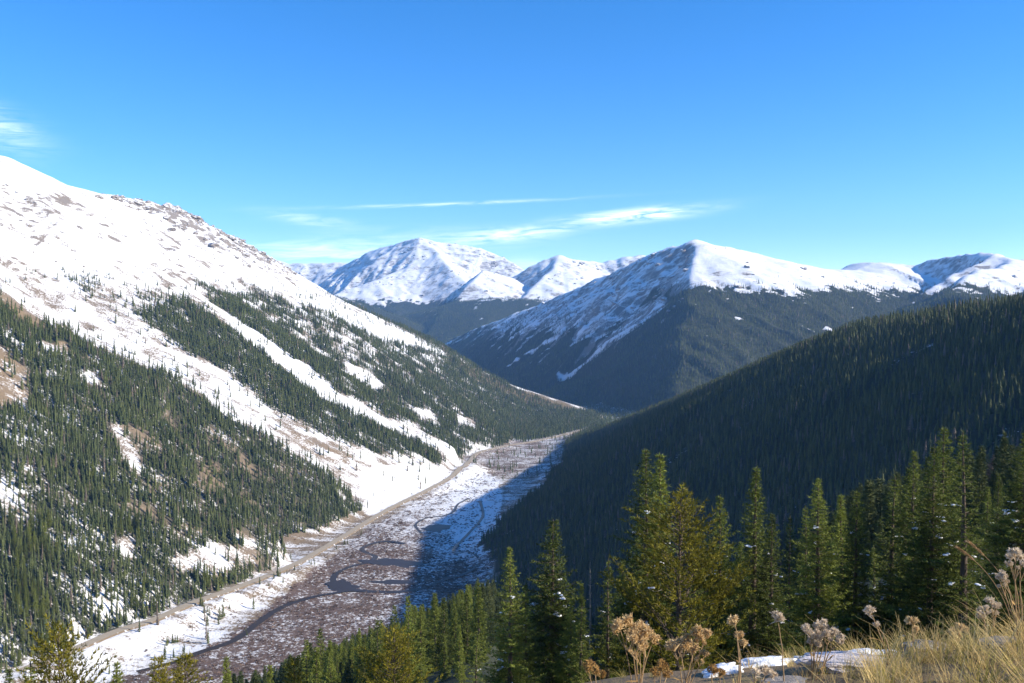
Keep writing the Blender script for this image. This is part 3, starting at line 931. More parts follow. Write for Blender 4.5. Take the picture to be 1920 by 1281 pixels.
POOL = []      # candidates for single trees: x, y, z, h
for nm, lb, box, sp, sel, hm, protos in [
    ('left_forest', 'dense spruce forest in bands on the snowy left mountainside', (-1350, 330, 640, 3560), 5.0,
     lambda x, y, z, l: (masses(l) <= 1) & road_clear(x, y), 15.5, MID_PROTOS),
    ('right_forest', 'dark spruce forest covering the shaded right ridge', (-60, 1350, 480, 2800), 5.6, lambda x, y, z, l: masses(l) == 2, 13.0, MID_PROTOS),
    ('near_forest', 'spruce forest on the hillside below the viewpoint', (-330, 560, 85, 1300), 6.2, lambda x, y, z, l: (masses(l) == 4) & (y > np.where(x > -0.03 * y, np.where(x > 0.31 * y, 135, 240), 150)), 13.0, None),
    ('far_forest', 'blue hazy forest covering the far mountain flanks', (-3000, 3600, 2800, 9600), 10.5, lambda x, y, z, l: (masses(l) == 3) | ((masses(l) == 0) & (y > 2800)), 17.0, FAR_PROTOS),
]:
    x, y, z, lab, rg = grow(box[0], box[1], box[2], box[3], sp, len(nm), sel)
    h = hm * (0.45 + 0.85 * rg.rand(len(x)) ** 0.75) * (1 + 0.32 * fbm(x / 60, y / 60, 2, 88)) * (1 - 0.45 * smooth01(0, 90, z) * (nm == 'left_forest'))
    pts = np.stack([x, y, z - 0.3], -1)
    if nm in ('near_forest', 'left_forest'):
        app = h / y
        dep = y * math.cos(math.atan(65.5 / FOCAL))
        px = 960 + FOCAL * x / y; py = 575 - FOCAL * (z + h * 0.6) / y
        ok = (px > 5) & (px < (905 if nm == 'near_forest' else 900)) & (py < 1275)
        order = np.argsort(-np.where(ok, app, -1))
        pick = order[:(150 if nm == 'near_forest' else 90)]
        pick = pick[ok[pick]]
        for i in pick: POOL.append((x[i], y[i], z[i], h[i], nm))
        km = np.ones(len(x), bool); km[pick] = False
        pts, h = pts[km], h[km]
    print(nm, len(pts))
    if protos is None:
        NEAR_PTS = (nm, pts, h, lb)
    else:
        forest_object(nm, pts, h, protos, lb, seed=len(nm))

# ------------------------------------------------------------------ road, river and ponds
def ribbon(name, line, cross, mat, lift, smooth_k=6, wob=0.0, seed=0, top=True):
    """cross: list of (offset, height) across the line"""
    C = resample(line, 6.0) if name == 'river' else ROAD_C
    d = np.gradient(C, axis=0)
    d /= np.linalg.norm(d, axis=1)[:, None]
    nrm = np.stack([d[:, 1], -d[:, 0]], -1)
    zs = []
    for o in (-5, 0, 5):
        q = C + nrm * o
        zs.append(ground_z(q[:, 0], q[:, 1])[0])
    z = np.max(zs, 0) if top else np.mean(zs, 0)
    z = (smooth_line(z, smooth_k) if name == 'river' else ROAD_Z) + lift
    V = []
    for j, (o, h) in enumerate(cross):
        w = 1 + wob * fbm(np.arange(len(C)) / 7.0, np.full(len(C), j * 3.7), 2, seed)
        q = C + nrm * (o * w)[:, None]
        V.append(np.stack([q[:, 0], q[:, 1], z + h], -1))
    V = np.stack(V, 1)
    n, m, _ = V.shape
    idx = np.arange(n * m).reshape(n, m)
    f = np.stack([idx[:-1, :-1], idx[:-1, 1:], idx[1:, 1:], idx[1:, :-1]], -1).reshape(-1, 4)
    return obj(name, mesh_np(name, V.reshape(-1, 3), f[:, ::-1], mat, smooth=True)), C, nrm, z


M = Mat('gravel_road')
M.put(M.b.inputs['Base Color'], M.mix(M.noise(0.15, 6, 0.65, M.pos()), (0.30, 0.245, 0.18), (0.46, 0.385, 0.285)))
MAT_ROAD = M.m
M = Mat('road_bank')
n_ = M.noise(0.2, 6, 0.65, M.pos())
M.put(M.b.inputs['Base Color'], M.mix(M.step(0.55, 0.62, n_), M.mix(M.noise(0.6, 5, 0.6, M.pos()), (0.16, 0.115, 0.07), (0.30, 0.225, 0.14)), (0.82, 0.83, 0.85)))
MAT_BANK = M.m
road, RC, RN, RZ = ribbon('road', LINES['road'], [(-5.4, 0.0), (0, 0.06), (5.4, 0.0)], MAT_ROAD, 0.9)
tag(road, 'pale gravel road running along the edge of the valley', kind='structure')
bank, _, _, _ = ribbon('road_embankment', LINES['road'], [(-8.5, -2.4), (-5.5, -0.05), (5.5, -0.05), (8.5, -2.4)], MAT_BANK, 0.9, wob=0.2, seed=3)
tag(bank, 'tan earth bank carrying the gravel road', kind='structure')

M = Mat('dark_water')
M.b.inputs['Base Color'].default_value = (0.045, 0.034, 0.028, 1)
M.b.inputs['Roughness'].default_value = 0.3
M.b.inputs['Specular IOR Level'].default_value = 0.06
M.bump(M.noise(0.8, 3, 0.5, M.pos()), 0.05, 0.35)
MAT_WATER = M.m
RIV_LB = {'river': 'dark brown stream winding out of the bog at the lower left', 'river_b': 'dark meander looping through the middle of the bog',
          'river_c': 'narrow stream loop in the snowy upper bog', 'river_d': 'stream bends in the shaded side of the bog'}
for k, w in (('river', 4.2), ('river_b', 3.6), ('river_c', 2.4), ('river_d', 2.4)):
    r_, _, _, _ = ribbon('river', LINES[k], [(-w, 0), (w, 0)], MAT_WATER, 0.55, smooth_k=12, wob=0.55, seed=len(k) + ord(k[-1]))
    tag(r_, RIV_LB[k], kind='structure')
MAT_SHORE = None
for k, P in PONDS.items():
    P = np.array(P, dtype=float)
    P = P.mean(0) + (P - P.mean(0)) * np.array([0.8, 0.55])
    C = resample(np.vstack([P, P[:1]]), 4.0)[:-1]
    ctr = C.mean(0)
    C = ctr + (C - ctr) * (1 + 0.6 * fbm(C[:, 0] / 14, C[:, 1] / 14, 3, 8))[:, None]
    zp = float(np.median(ground_z(C[:, 0], C[:, 1])[0])) + 0.62
    V = np.vstack([np.column_stack([C, np.full(len(C), zp)]), [[ctr[0], ctr[1], zp]]])
    n = len(C)
    f = np.array([[i, (i + 1) % n, n] for i in range(n)])
    lb = {'pond_a': 'dark pond where the stream leaves the bog', 'pond_b': 'long dark pond in the middle of the bog',
          'pond_c': 'small narrow pond below the long one', 'pond_d': 'small pond in the snowy upper bog'}[k]
    tag(obj('pond', mesh_np('pond', V, f, MAT_WATER)), lb, kind='structure')

# willow scrub: low brown mounds over the bog and valley floor
def shrub_mesh(seed, n=26):
    rg = np.random.RandomState(seed)
    V = []; Fc = []
    for i in range(n):
        a = rg.rand() * 6.283; r = rg.rand() ** 0.5
        b = np.array([r * math.cos(a) * 0.7, r * math.sin(a) * 0.7, 0])
        tip = np.array([r * math.cos(a) * 1.15 + rg.randn() * .1, r * math.sin(a) * 1.15 + rg.randn() * .1, (1 - 0.55 * r * r) * rg.uniform(0.6, 1.0)])
        s = np.array([-math.sin(a + rg.randn()), math.cos(a + rg.randn()), 0]) * 0.16
        k = len(V)
        V += [b - s, b + s, tip]; Fc.append([k, k + 1, k + 2])
    return np.array(V), np.array(Fc)


M = Mat('willow_twigs')
oi = M.n('ShaderNodeObjectInfo')
M.put(M.b.inputs['Base Color'], M.mix(oi.outputs['Random'], (0.070, 0.046, 0.037), (0.24, 0.165, 0.125)))
MAT_WILLOW = M.m
SHRUBS = [proto('willow_shrub', *shrub_mesh(5 + i), MAT_WILLOW) for i in range(3)]
x, y, rg = scatter(-440, 120, 760, 2100, 4.2, 77)
z, lab, stk = ground_z(x, y)
bg = area(x, y, 'bog', 10, 10, 30)
pr = bg * smooth01(-0.25, 0.25, fbm(x / 30, y / 45, 4, 55)) * (0.9 - 0.45 * smooth01(1150, 1650, y)) + 0.06 * (masses(lab) == 0)
wet = np.zeros(x.shape, bool)
for P in PONDS.values():
    wet |= poly_sd(x, y, P) > -3
m = (rg.rand(len(x)) < pr) & ((masses(lab) == 0) | (bg > .5)) & road_clear(x, y) & ~wet
o = forest_object('willow_scrub', np.stack([x, y, z], -1)[m], rg.uniform(0.5, 1.7, m.sum()), SHRUBS, 'low brown willow scrub covering the bog', widths=rg.uniform(1.2, 2.6, m.sum()))
o['category'] = 'scrub'

# thin brush and krummholz on the open slopes and chutes
x, y, rg = scatter(-1000, 320, 900, 3500, 9.0, 78)
z, lab, stk = ground_z(x, y)
d = forest_density(x, y, z, lab, stk)
m = (masses(lab) == 1) & (rg.rand(len(x)) < 0.85 * smooth01(-0.05, 0.3, fbm(x / 40, y / 40, 3, 56))) & (z < 60) & (d < 0.5)
x, y, z = x[m], y[m], z[m]
m = in_sight(x, y, z, 4)
o = forest_object('brush', np.stack([x, y, z], -1)[m], rg.uniform(0.5, 1.6, m.sum()), SHRUBS, 'scattered low brush poking through the snow of the left slopes', widths=rg.uniform(1.0, 2.0, m.sum()))
o['category'] = 'brush'

# ------------------------------------------------------------------ single conifers
MAT_SPRUCE = needle_material('spruce_needles', (0.022, 0.040, 0.013), (0.275, 0.310, 0.055), 0.22, 0.22)  # wide dark-to-light range paints shaded interiors and sunlit sides into the needle colour
MAT_PINE = needle_material('pine_needles', (0.075, 0.080, 0.012), (0.46, 0.38, 0.035), 0.22, 0.2)
M = Mat('old_snow')
M.put(M.b.inputs['Base Color'], M.mix(M.noise(9, 4, 0.6, M.pos()), (0.76, 0.78, 0.82), (0.88, 0.88, 0.88)))
M.bump(M.noise(25, 4, 0.6, M.pos()), 0.02)
M.b.inputs['Roughness'].default_value = 0.6
MAT_SNOW = M.m


def blades(base, axis, length, width, rg, spread, cup=0.0):
    """thin triangles at base points leaning out from an axis"""
    n = len(base)
    rv = rg.normal(size=(n, 3))
    side = np.cross(axis, rv)
    side /= np.linalg.norm(side, axis=1)[:, None] + 1e-9
    d = axis * (1 - spread) + side * spread + np.array([0, 0, cup])
    d /= np.linalg.norm(d, axis=1)[:, None]
    w = np.cross(d, rg.normal(size=(n, 3)))
    w /= np.linalg.norm(w, axis=1)[:, None] + 1e-9
    L = length * rg.uniform(0.7, 1.25, n)
    V = np.stack([base - w * (width / 2), base + w * (width / 2), base + d * L[:, None]], 1).reshape(-1, 3)
    return V


def tube(P, r, k=5):
    P = np.asarray(P, dtype=float)
    n = len(P)
    d = np.gradient(P, axis=0)
    d /= np.linalg.norm(d, axis=1)[:, None] + 1e-9
    ref = np.where(np.abs(d[:, 2:3]) > 0.9, np.array([[1.0, 0, 0]]), np.array([[0, 0, 1.0]]))
    a = np.cross(d, ref); a /= np.linalg.norm(a, axis=1)[:, None] + 1e-9
    b = np.cross(d, a)
    ang = np.arange(k) * 2 * math.pi / k
    V = P[:, None, :] + np.asarray(r)[:, None, None] * (np.cos(ang)[None, :, None] * a[:, None, :] + np.sin(ang)[None, :, None] * b[:, None, :])
    idx = np.arange(n * k).reshape(n, k)
    f = np.stack([idx[:-1], np.roll(idx, -1, 1)[:-1], np.roll(idx, -1, 1)[1:], idx[1:]], -1).reshape(-1, 4)
    return V.reshape(-1, 3), f


def join(parts):
    V = []; Fl = []; n = 0
    for v, f in parts:
        V.append(v); Fl.append(np.asarray(f) + n); n += len(v)
    return np.concatenate(V), Fl


def blob(c, r, rg, squash=0.55):
    """small uneven lump of snow"""
    V = []; nu, nv = 6, 4
    for j in range(nv + 1):
        t = math.pi * j / nv
        for i in range(nu):
            a = 2 * math.pi * i / nu
            q = rg.uniform(0.75, 1.25)
            V.append((c[0] + r * q * math.sin(t) * math.cos(a), c[1] + r * q * math.sin(t) * math.sin(a), c[2] + r * squash * math.cos(t)))
    idx = np.arange((nv + 1) * nu).reshape(nv + 1, nu)
    f = np.stack([idx[:-1], idx[1:], np.roll(idx, -1, 1)[1:], np.roll(idx, -1, 1)[:-1]], -1).reshape(-1, 4)
    return np.array(V), f


def conifer(seed, h, rad, habit, fine=1.0, snow_n=14):
    """trunk with boughs, needle crown, snow clots of one conifer standing at the origin"""
    rg = np.random.RandomState(seed)
    bl, bw = (0.125 / fine ** 0.5, 0.034 / fine ** 0.5)
    wood = []
    tz = np.linspace(-0.8, h * 0.99, 14)
    bend = np.cumsum(rg.normal(0, 0.02, (14, 2)), axis=0) * h / 12
    bend -= bend[0]
    tr = np.maximum(0.018, (0.016 * h) * (1 - np.clip(tz / h, 0, 1)) ** 0.9)
    TP = np.column_stack([bend, tz])
    wood.append(tube(TP, tr, 7))

    def stem(z):
        return np.array([np.interp(z, tz, TP[:, 0]), np.interp(z, tz, TP[:, 1]), z])
    # one-sided gaps and lobes make the outline uneven
    lobe = rg.uniform(0, 6.28, 3)
    tb = []; td = []; tl = []; wt = []           # twig base, direction, length
    snow = []
    pine = habit == 4
    dens = {0: 1.0, 1: 1.15, 2: 0.95, 3: 0.72, 4: 0.95, 5: 1}[habit]
    zlow = h * (0.06 if not pine else 0.08)
    step = (0.135 if not pine else 0.15) / dens / fine ** 0.4
    z = zlow
    tips = []
    while z < h * 0.985 and habit != 5:
        f = (z - zlow) / (h - zlow)
        if pine:
            prof = ((1 - f) ** 0.62 * 0.86 + 0.14 * (1 - f ** 5)) * (0.80 + 0.20 * math.sin(min(f * 3 + 0.3, 1.57)))
        elif habit == 2:
            prof = (1 - f) ** 0.95 * 0.92 + 0.05 * (1 - f ** 4)
            prof *= 1.0 - 0.45 * max(0, (f - 0.6) / 0.4)
        elif habit == 1:
            prof = (1 - f) ** 0.80 * (1.0 - 0.45 * max(0, (f - 0.72) / 0.28))
        else:
            prof = (1 - f) ** 0.86 * (1.0 - 0.35 * max(0, (f - 0.75) / 0.25))
        nb = rg.randint(3, 6) if f < 0.9 else rg.randint(2, 4)
        a0 = rg.rand() * 6.28
        for b in range(nb):
            az = a0 + b * 2 * math.pi / nb + rg.normal(0, 0.35)
            lob = 1 + 0.16 * math.sin(az * 1.0 + lobe[0] + z * 1.3) + 0.12 * math.sin(az * 2 + lobe[1] - z * 2.1)
            L = max(0.06, rad * prof * lob * rg.uniform(0.48, 1.20) + 0.02)
            if habit == 3 and rg.rand() < 0.22: L *= 0.5
            if rg.rand() < 0.05 and not pine: L *= 1.25
            n = max(4, int(L / 0.10))
            s = np.linspace(0, 1, n)
            if pine:
                rise = L * (0.30 + 0.30 * f) * s + 0.35 * L * s ** 2
            else:
                up = 0.34 * f ** 1.2 - 0.30 * (1 - f) - 0.08
                rise = L * (up * s + (0.18 + 0.10 * (1 - f)) * s ** 3)
            P0 = stem(z)
            wob = np.cumsum(rg.normal(0, 0.012, n)) * L
            BP = np.column_stack([P0[0] + math.cos(az) * L * s - math.sin(az) * wob, P0[1] + math.sin(az) * L * s + math.cos(az) * wob, P0[2] + rise])
            if L > 0.35:
                sel = np.unique(np.linspace(0, n - 1, 4).astype(int))
                wood.append(tube(BP[sel], np.linspace(0.012 + 0.006 * L, 0.004, len(sel)), 3))
            # side twigs
            s0 = 0.22 if not pine else 0.42
            m = max(3, int(L * (1 - s0) / (0.075 if not pine else 0.10)))
            st = np.linspace(s0, 1.0, m)
            q = np.column_stack([np.interp(st, s, BP[:, i]) for i in range(3)])
            fw = np.array([math.cos(az), math.sin(az), 0.12 if not pine else 0.6])
            for sg in (-1, 1):
                lat = np.array([-math.sin(az) * sg, math.cos(az) * sg, -0.10 if not pine else 0.35])
                d = lat[None, :] * rg.uniform(0.6, 1.0, m)[:, None] + fw[None, :] * rg.uniform(0.5, 0.9, m)[:, None] + rg.normal(0, 0.16, (m, 3))
                d /= np.linalg.norm(d, axis=1)[:, None]
                ln = (0.42 * L * (1 - st) + 0.13 * (1 - (0 if pine else 0.62) * f ** 2)) * rg.uniform(0.6, 1.1, m)
                ln = np.minimum(ln, 0.75)
                tb.append(q); td.append(d); tl.append(ln)
            tb.append(q[-1:]); td.append(fw[None, :] / np.linalg.norm(fw)); tl.append(np.array([(0.2 if pine else 0.2 - 0.12 * f ** 2) + 0.05 * L]))
            if 0.1 < f < 0.9 and L > 0.5: tips.append((BP[int(n * 0.72)], L))
            if pine and f < 0.55 and rg.rand() < 0.22:   # bare grey twigs low in the crown
                e = BP[n // 2]
                wt.append(tube(np.array([e, e + np.array([math.cos(az + .5), math.sin(az + .5), .1]) * .35, e + np.array([math.cos(az + .2), math.sin(az + .2), .35]) * .6]), np.array([.012, .008, .004]), 3))
        z += step * rg.uniform(0.75, 1.3) * (1.0 if f < 0.85 else 0.8)
    if habit == 5:                                # dead snag: bare stubs
        for i in range(46):
            zz = rg.uniform(0.15, 0.95) * h; az = rg.rand() * 6.28; L = rad * (1.15 - zz / h) * rg.uniform(0.5, 1.6)
            P0 = stem(zz)
            wood.append(tube(np.array([P0, P0 + np.array([math.cos(az), math.sin(az), -0.15]) * L * .6, P0 + np.array([math.cos(az + .2), math.sin(az + .2), -0.05]) * L]), np.array([.02, .012, .005]), 3))
        v, fl = join(wood)
        return (v, fl), None, None, None
    # leader
    tb.append(np.array([stem(h * 0.93)])); td.append(np.array([[0, 0, 1.0]])); tl.append(np.array([h * 0.07]))
    tb = np.concatenate(tb); td = np.concatenate(td); tl = np.concatenate(tl)
    per = np.maximum(3, (tl / (0.026 if not pine else 0.024) * fine).astype(int))
    rep = np.repeat(np.arange(len(tb)), per)
    u = rg.rand(len(rep))
    base = tb[rep] + td[rep] * (tl[rep] * u)[:, None]
    base[:, 2] -= 0.10 * (u ** 2) * tl[rep] * (0 if pine else 1)
    if pine:                                      # tufts crowd the twig ends
        u = u ** 0.45
        base = tb[rep] + td[rep] * (tl[rep] * u)[:, None]
        V = blades(base, td[rep], bl * 1.15, bw, rg, 0.52, 0.25)
    else:
        V = blades(base, td[rep], bl, bw, rg, 0.50, 0.05)
    Fc = np.arange(len(V)).reshape(-1, 3)
    sn = None
    if snow_n and tips:
        sp = []
        for i in rg.choice(len(tips), min(snow_n, len(tips)), replace=False):
            p, L = tips[i]
            c = p + np.array([0, 0, 0.05])
            out = np.array([p[0], p[1], -0.15]); out[:2] /= np.linalg.norm(out[:2]) + 1e-6
            for j in range(rg.randint(2, 6)):
                sp.append(blob(c + out * rg.uniform(-0.22, 0.2) + rg.normal(0, 0.06, 3) * np.array([1, 1, 0.3]), rg.uniform(0.035, 0.095), rg, 0.42))
        sv, sf = join(sp)
        sn = (sv, np.concatenate(sf))
    v, fl = join(wood)
    return (v, fl), (V, Fc), sn, (join(wt) if wt else None)


# east, north, height, crown radius, habit, label
HEROES = [
    (-0.07, 36.34, 9.51, 1.15, 0, 'spruce with even narrow crown, leftmost of the tall foreground trees'),
    (1.79, 40.82, 11.5, 2.03, 1, 'broad dark spruce with snow on its boughs and a spiked top'),
    (2.8, 35.35, 7.0, 0.53, 2, 'thin small spruce beside the grey dead snag'),
    (4.8, 43.83, 9.51, 0.99, 3, 'sparse spruce just right of the grey dead snag'),
    (6.43, 50.8, 10.5, 1.07, 2, 'slender spruce tucked against the tallest foreground spruce'),
    (6.91, 45.29, 15.0, 2.05, 0, 'tall dense spruce behind the yellow-green pine'),
    (8.07, 48.25, 15.51, 1.74, 2, 'second top rising beside the tall dense spruce'),
    (11.01, 46.28, 12.0, 1.53, 1, 'spruce with open forked top right of the yellow-green pine'),
    (11.2, 40.35, 11.51, 1.28, 2, 'spire-thin spruce with a long bare leader'),
    (11.6, 39.2, 9.0, 1.12, 0, 'short spruce leaning close to the spire-thin spruce'),
    (17.41, 54.91, 12.01, 0.99, 3, 'sparse spruce in the gap right of the spire-thin spruce'),
    (18.67, 55.69, 12.5, 1.17, 3, 'thin spruce half hidden behind a pointed spruce'),
    (16.96, 48.72, 12.51, 1.76, 0, 'pointed spruce with snow clots on its lower boughs'),
    (20.32, 54.18, 12.5, 1.31, 2, 'narrow spruce, left one of a close pair'),
    (20.14, 51.37, 12.0, 1.47, 0, 'narrow bright spruce, right one of a close pair'),
    (23.66, 57.2, 9.0, 1.03, 3, 'small spruce in the dip right of the close pair'),
    (22.37, 51.53, 12.51, 1.71, 3, 'loose-limbed spruce left of the tallest right-hand group'),
    (23.01, 50.39, 13.5, 1.59, 0, 'spruce at the left of the tallest right-hand group'),
    (21.04, 44.09, 12.02, 1.73, 1, 'dense spruce in front of the tallest right-hand group'),
    (22.7, 46.43, 13.51, 1.82, 0, 'highest spruce of the right-hand group'),
    (21.75, 42.38, 12.0, 1.66, 3, 'spruce with long level boughs right of the highest one'),
    (49.79, 92.0, 12.0, 1.52, 2, 'thin spruce left of the dark one at the picture edge'),
    (50.01, 90.44, 13.0, 1.63, 2, 'slim spruce beside the dark one at the picture edge'),
    (16.55, 28.44, 8.01, 1.28, 1, 'big dark spruce cut off by the right picture edge'),
    (-15.63, 30.05, 11.02, 1.76, 4, 'yellow-green pine rising highest at the lower left'),
    (-16.24, 28.18, 9.53, 1.08, 0, 'spruce top nearest the lower left corner'),
    (-16.14, 29.27, 10.01, 1.12, 3, 'spruce top between the corner and the yellow-green pine'),
    (-13.76, 30.41, 9.0, 1.17, 0, 'dark pointed spruce top standing alone before the snow'),
    (-13.95, 34.47, 10.02, 0.86, 4, 'left one of a pair of olive treetops at the bottom edge'),
    (-13.29, 35.46, 10.02, 1.12, 4, 'right one of a pair of olive treetops at the bottom edge'),
    (-11.43, 34.94, 9.01, 0.79, 2, 'narrow spruce top below the bend of the brown stream'),
    (-10.98, 39.46, 9.0, 0.8, 2, 'low spruce tip at the bottom edge below the bog'),
    (-10.74, 42.95, 9.5, 0.97, 4, 'olive treetop left of a taller spire at the bottom edge'),
    (-10.54, 47.0, 10.51, 1.17, 2, 'spire of a spruce at the bottom edge below the bog'),
    (-7.25, 53.97, 11.0, 2.32, 4, 'bright olive treetop in front of the lower forest'),
    (-6.22, 59.85, 9.0, 1.22, 0, 'small spruce tip right of the bright olive treetop'),
    (-2.64, 64.64, 10.25, 1.61, 3, 'spruce top left of the tall foreground trees'),
    (-3.63, 63.18, 8.25, 1.28, 0, 'low spruce tip near the tall foreground trees'),
    (7.03, 36.76, 10.01, 2.49, 4, 'broad yellow-green pine with rounded crown and bare grey twigs'),
    (4.08, 45.29, 9.8, 0.35, 5, 'bare grey dead snag among the foreground spruces'),
    (28.23, 62.87, 13.0, 1.33, 3, 'spruce peeping out between the right-hand group'),
    (33.01, 61.67, 7.75, 1.3, 3, 'small spruce below the thin ones at the right'),
    (0.57, 37.43, 8.01, 0.85, 0, 'short dark spruce filling the gap between the two left spruces'),
    (9.46, 44.4, 8.0, 1.2, 0, 'low dark spruce at the right foot of the pine'),
    (11.74, 44.87, 9.0, 1.08, 0, 'low spruce between the forked top and the spire'),
    (19.16, 52.47, 8.5, 1.34, 1, 'low dark spruce in front of the close pair'),
    (6.78, 48.41, 9.0, 1.31, 0, 'low dark spruce at the left foot of the pine'),
    (2.61, 38.89, 7.0, 0.94, 1, 'low bushy spruce beside the broad dark spruce'),
    (17.49, 55.22, 8.0, 1.33, 1, 'bushy dark spruce below the short spruce'),
    (24.54, 55.22, 7.76, 1.66, 1, 'bushy dark spruce left of the big right-hand group'),
]

# a handful of grown trees per habit; each standing tree is a scaled copy of one of them
GROWN = {}
for habit, ratios in ((0, (0.115, 0.135, 0.15)), (1, (0.155, 0.18)), (2, (0.09, 0.11)), (3, (0.11, 0.13)), (4, (0.15, 0.27)), (5, (0.06,))):
    for j, rt in enumerate(ratios):
        h0 = 9.0 if habit == 4 and j == 1 else 11.0
        wood, crown, sn, twigs = conifer(900 + habit * 17 + j, h0, rt * h0, habit, 1.0, {1: 20, 0: 12, 3: 12, 2: 7, 4: 3}.get(habit, 0))
        MT = MAT_GREY if habit == 5 else MAT_BARK
        GROWN.setdefault(habit, []).append((h0, rt, mesh_np('trunk', wood[0], wood[1], MT, True),
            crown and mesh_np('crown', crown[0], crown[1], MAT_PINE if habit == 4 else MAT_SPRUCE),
            sn and mesh_np('snow', sn[0], sn[1], MAT_SNOW, True), twigs and mesh_np('bare_twigs', twigs[0], twigs[1], MAT_GREY, True)))


def stand(hx, hy, hh, hr, habit, lb, group, rg, snowy=True):
    c = GROWN[habit]
    want = hr / hh
    g = min(c, key=lambda q: abs(q[1] - want) + 0.02 * rg.rand())
    h0, rt, wood, crown, sn, twigs = g
    nm = {4: 'pine_tree', 5: 'dead_tree'}.get(habit, 'spruce_tree')
    t = empty(nm, (hx, hy, gz(hx, hy) - 0.1), rg.rand() * 6.28)
    s = hh / h0
    w = s * min(max(want / rt, 0.8), 1.4)
    t.scale = (w, w, s)
    tag(t, lb, 'tree', group)
    obj('trunk', wood, t)
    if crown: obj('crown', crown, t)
    if sn and snowy: tag(obj('snow', sn, t), kind='stuff')
    if twigs: tag(obj('bare_twigs', twigs, t), kind='stuff')
    return t


rg = np.random.RandomState(31)
for hx, hy, hh, hr, habit, lb in HEROES:
    stand(hx, hy, hh, max(hr * 1.35, 0.115 * hh if habit != 5 else 0.05 * hh), habit, lb, None if habit == 5 else 'foreground conifers', rg, hx > -3)
# half-hidden spruces that fill the slope behind the foreground trees
k = 0
while k < 36:
    fy = rg.uniform(50, 118); fx = fy * rg.uniform(-0.01, 0.60)
    top = gz(fx, fy) + 8.5
    if -top / fy < 0.285 - 0.10 * (fx / fy):
        continue
    stand(fx, fy, rg.uniform(5.0, 9.0), rg.uniform(1.2, 1.9), rg.choice([0, 1, 3]), 'half-hidden dark spruce low on the slope behind the tall foreground trees', 'half-hidden spruces behind the foreground trees', rg)
    k += 1

ROADSIDE = [(-348.4, 978.7, 13.9), (-321.5, 972.8, 14.9), (-322.8, 964.8, 15.1), (-351.4, 984.8, 8.1), (-339.7, 965.4, 11.7), (-335.1, 967.6, 9.0), (-329.7, 945.0, 13.6), (-319.7, 951.7, 8.3), (-338.2, 970.4, 7.2), (-354.2, 998.9, 6.9), (-345.5, 996.7, 7.4), (-349.9, 997.3, 9.9), (-345.5, 976.8, 10.0), (-343.9, 896.8, 8.2), (-351.4, 891.9, 7.1), (-347.2, 892.6, 10.4), (-345.1, 894.2, 8.5), (-349.9, 885.1, 9.5), (-307.9, 1068.4, 9.1), (-297.1, 1069.3, 5.1), (-314.2, 1096.8, 5.1), (-310.6, 1087.1, 8.3), (-294.8, 1105.8, 5.3), (-293.7, 1108.4, 8.3), (-287.9, 1119.7, 6.2), (-297.4, 1093.3, 8.4), (-285.7, 1092.3, 8.5), (-296.4, 1108.8, 9.3), (-283.9, 1143.3, 7.6), (-287.0, 1156.9, 9.2), (-297.5, 1153.9, 6.0), (-288.3, 1145.2, 5.2), (-311.6, 1197.3, 5.2), (-379.8, 927.6, 10.8), (-394.3, 929.8, 11.2), (-392.6, 936.4, 9.9), (-382.9, 928.2, 6.9), (-405.5, 898.8, 7.6), (-404.2, 910.0, 11.5), (-398.8, 901.2, 10.0), (-326.9, 866.7, 4.4), (-345.4, 868.5, 6.6), (-329.8, 873.8, 5.2), (-330.2, 1001.0, 4.4), (-328.5, 993.2, 4.8), (-321.7, 995.9, 5.7), (-422.4, 873.1, 6.7), (-413.8, 864.2, 12.3), (-420.6, 866.2, 11.6), (-423.2, 880.4, 11.5), (-276.7, 1195.8, 5.1), (-284.4, 1207.8, 7.0), (-271.2, 1182.7, 6.8), (-273.7, 1210.6, 6.3), (-268.7, 1192.2, 6.0), (-253.5, 1329.5, 7.5), (-259.4, 1294.7, 7.2), (-253.5, 1322.4, 7.7), (-248.8, 1326.6, 8.3), (-240.4, 1402.9, 5.4), (-238.1, 1382.3, 7.0), (-255.4, 1397.1, 6.1), (-311.1, 1967.3, 8.5), (-325.8, 1970.2, 6.6), (-327.2, 1983.1, 7.7), (-309.2, 1957.6, 5.2), (-321.2, 1938.3, 5.5), (-282.9, 1912.5, 4.0), (-279.1, 1878.0, 4.1), (-267.0, 1865.7, 4.7), (-272.3, 1875.1, 6.0), (-177.7, 2220.8, 8.4), (-164.3, 2189.1, 5.0), (-175.6, 2233.8, 7.3), (-154.4, 2212.7, 7.1), (-333.6, 845.6, 3.7), (-347.5, 848.4, 5.6), (-332.5, 849.5, 4.9), (-285.1, 934.5, 4.0), (-279.4, 920.6, 4.6), (-223.4, 1004.4, 3.8), (-247.9, 972.5, 2.2)]

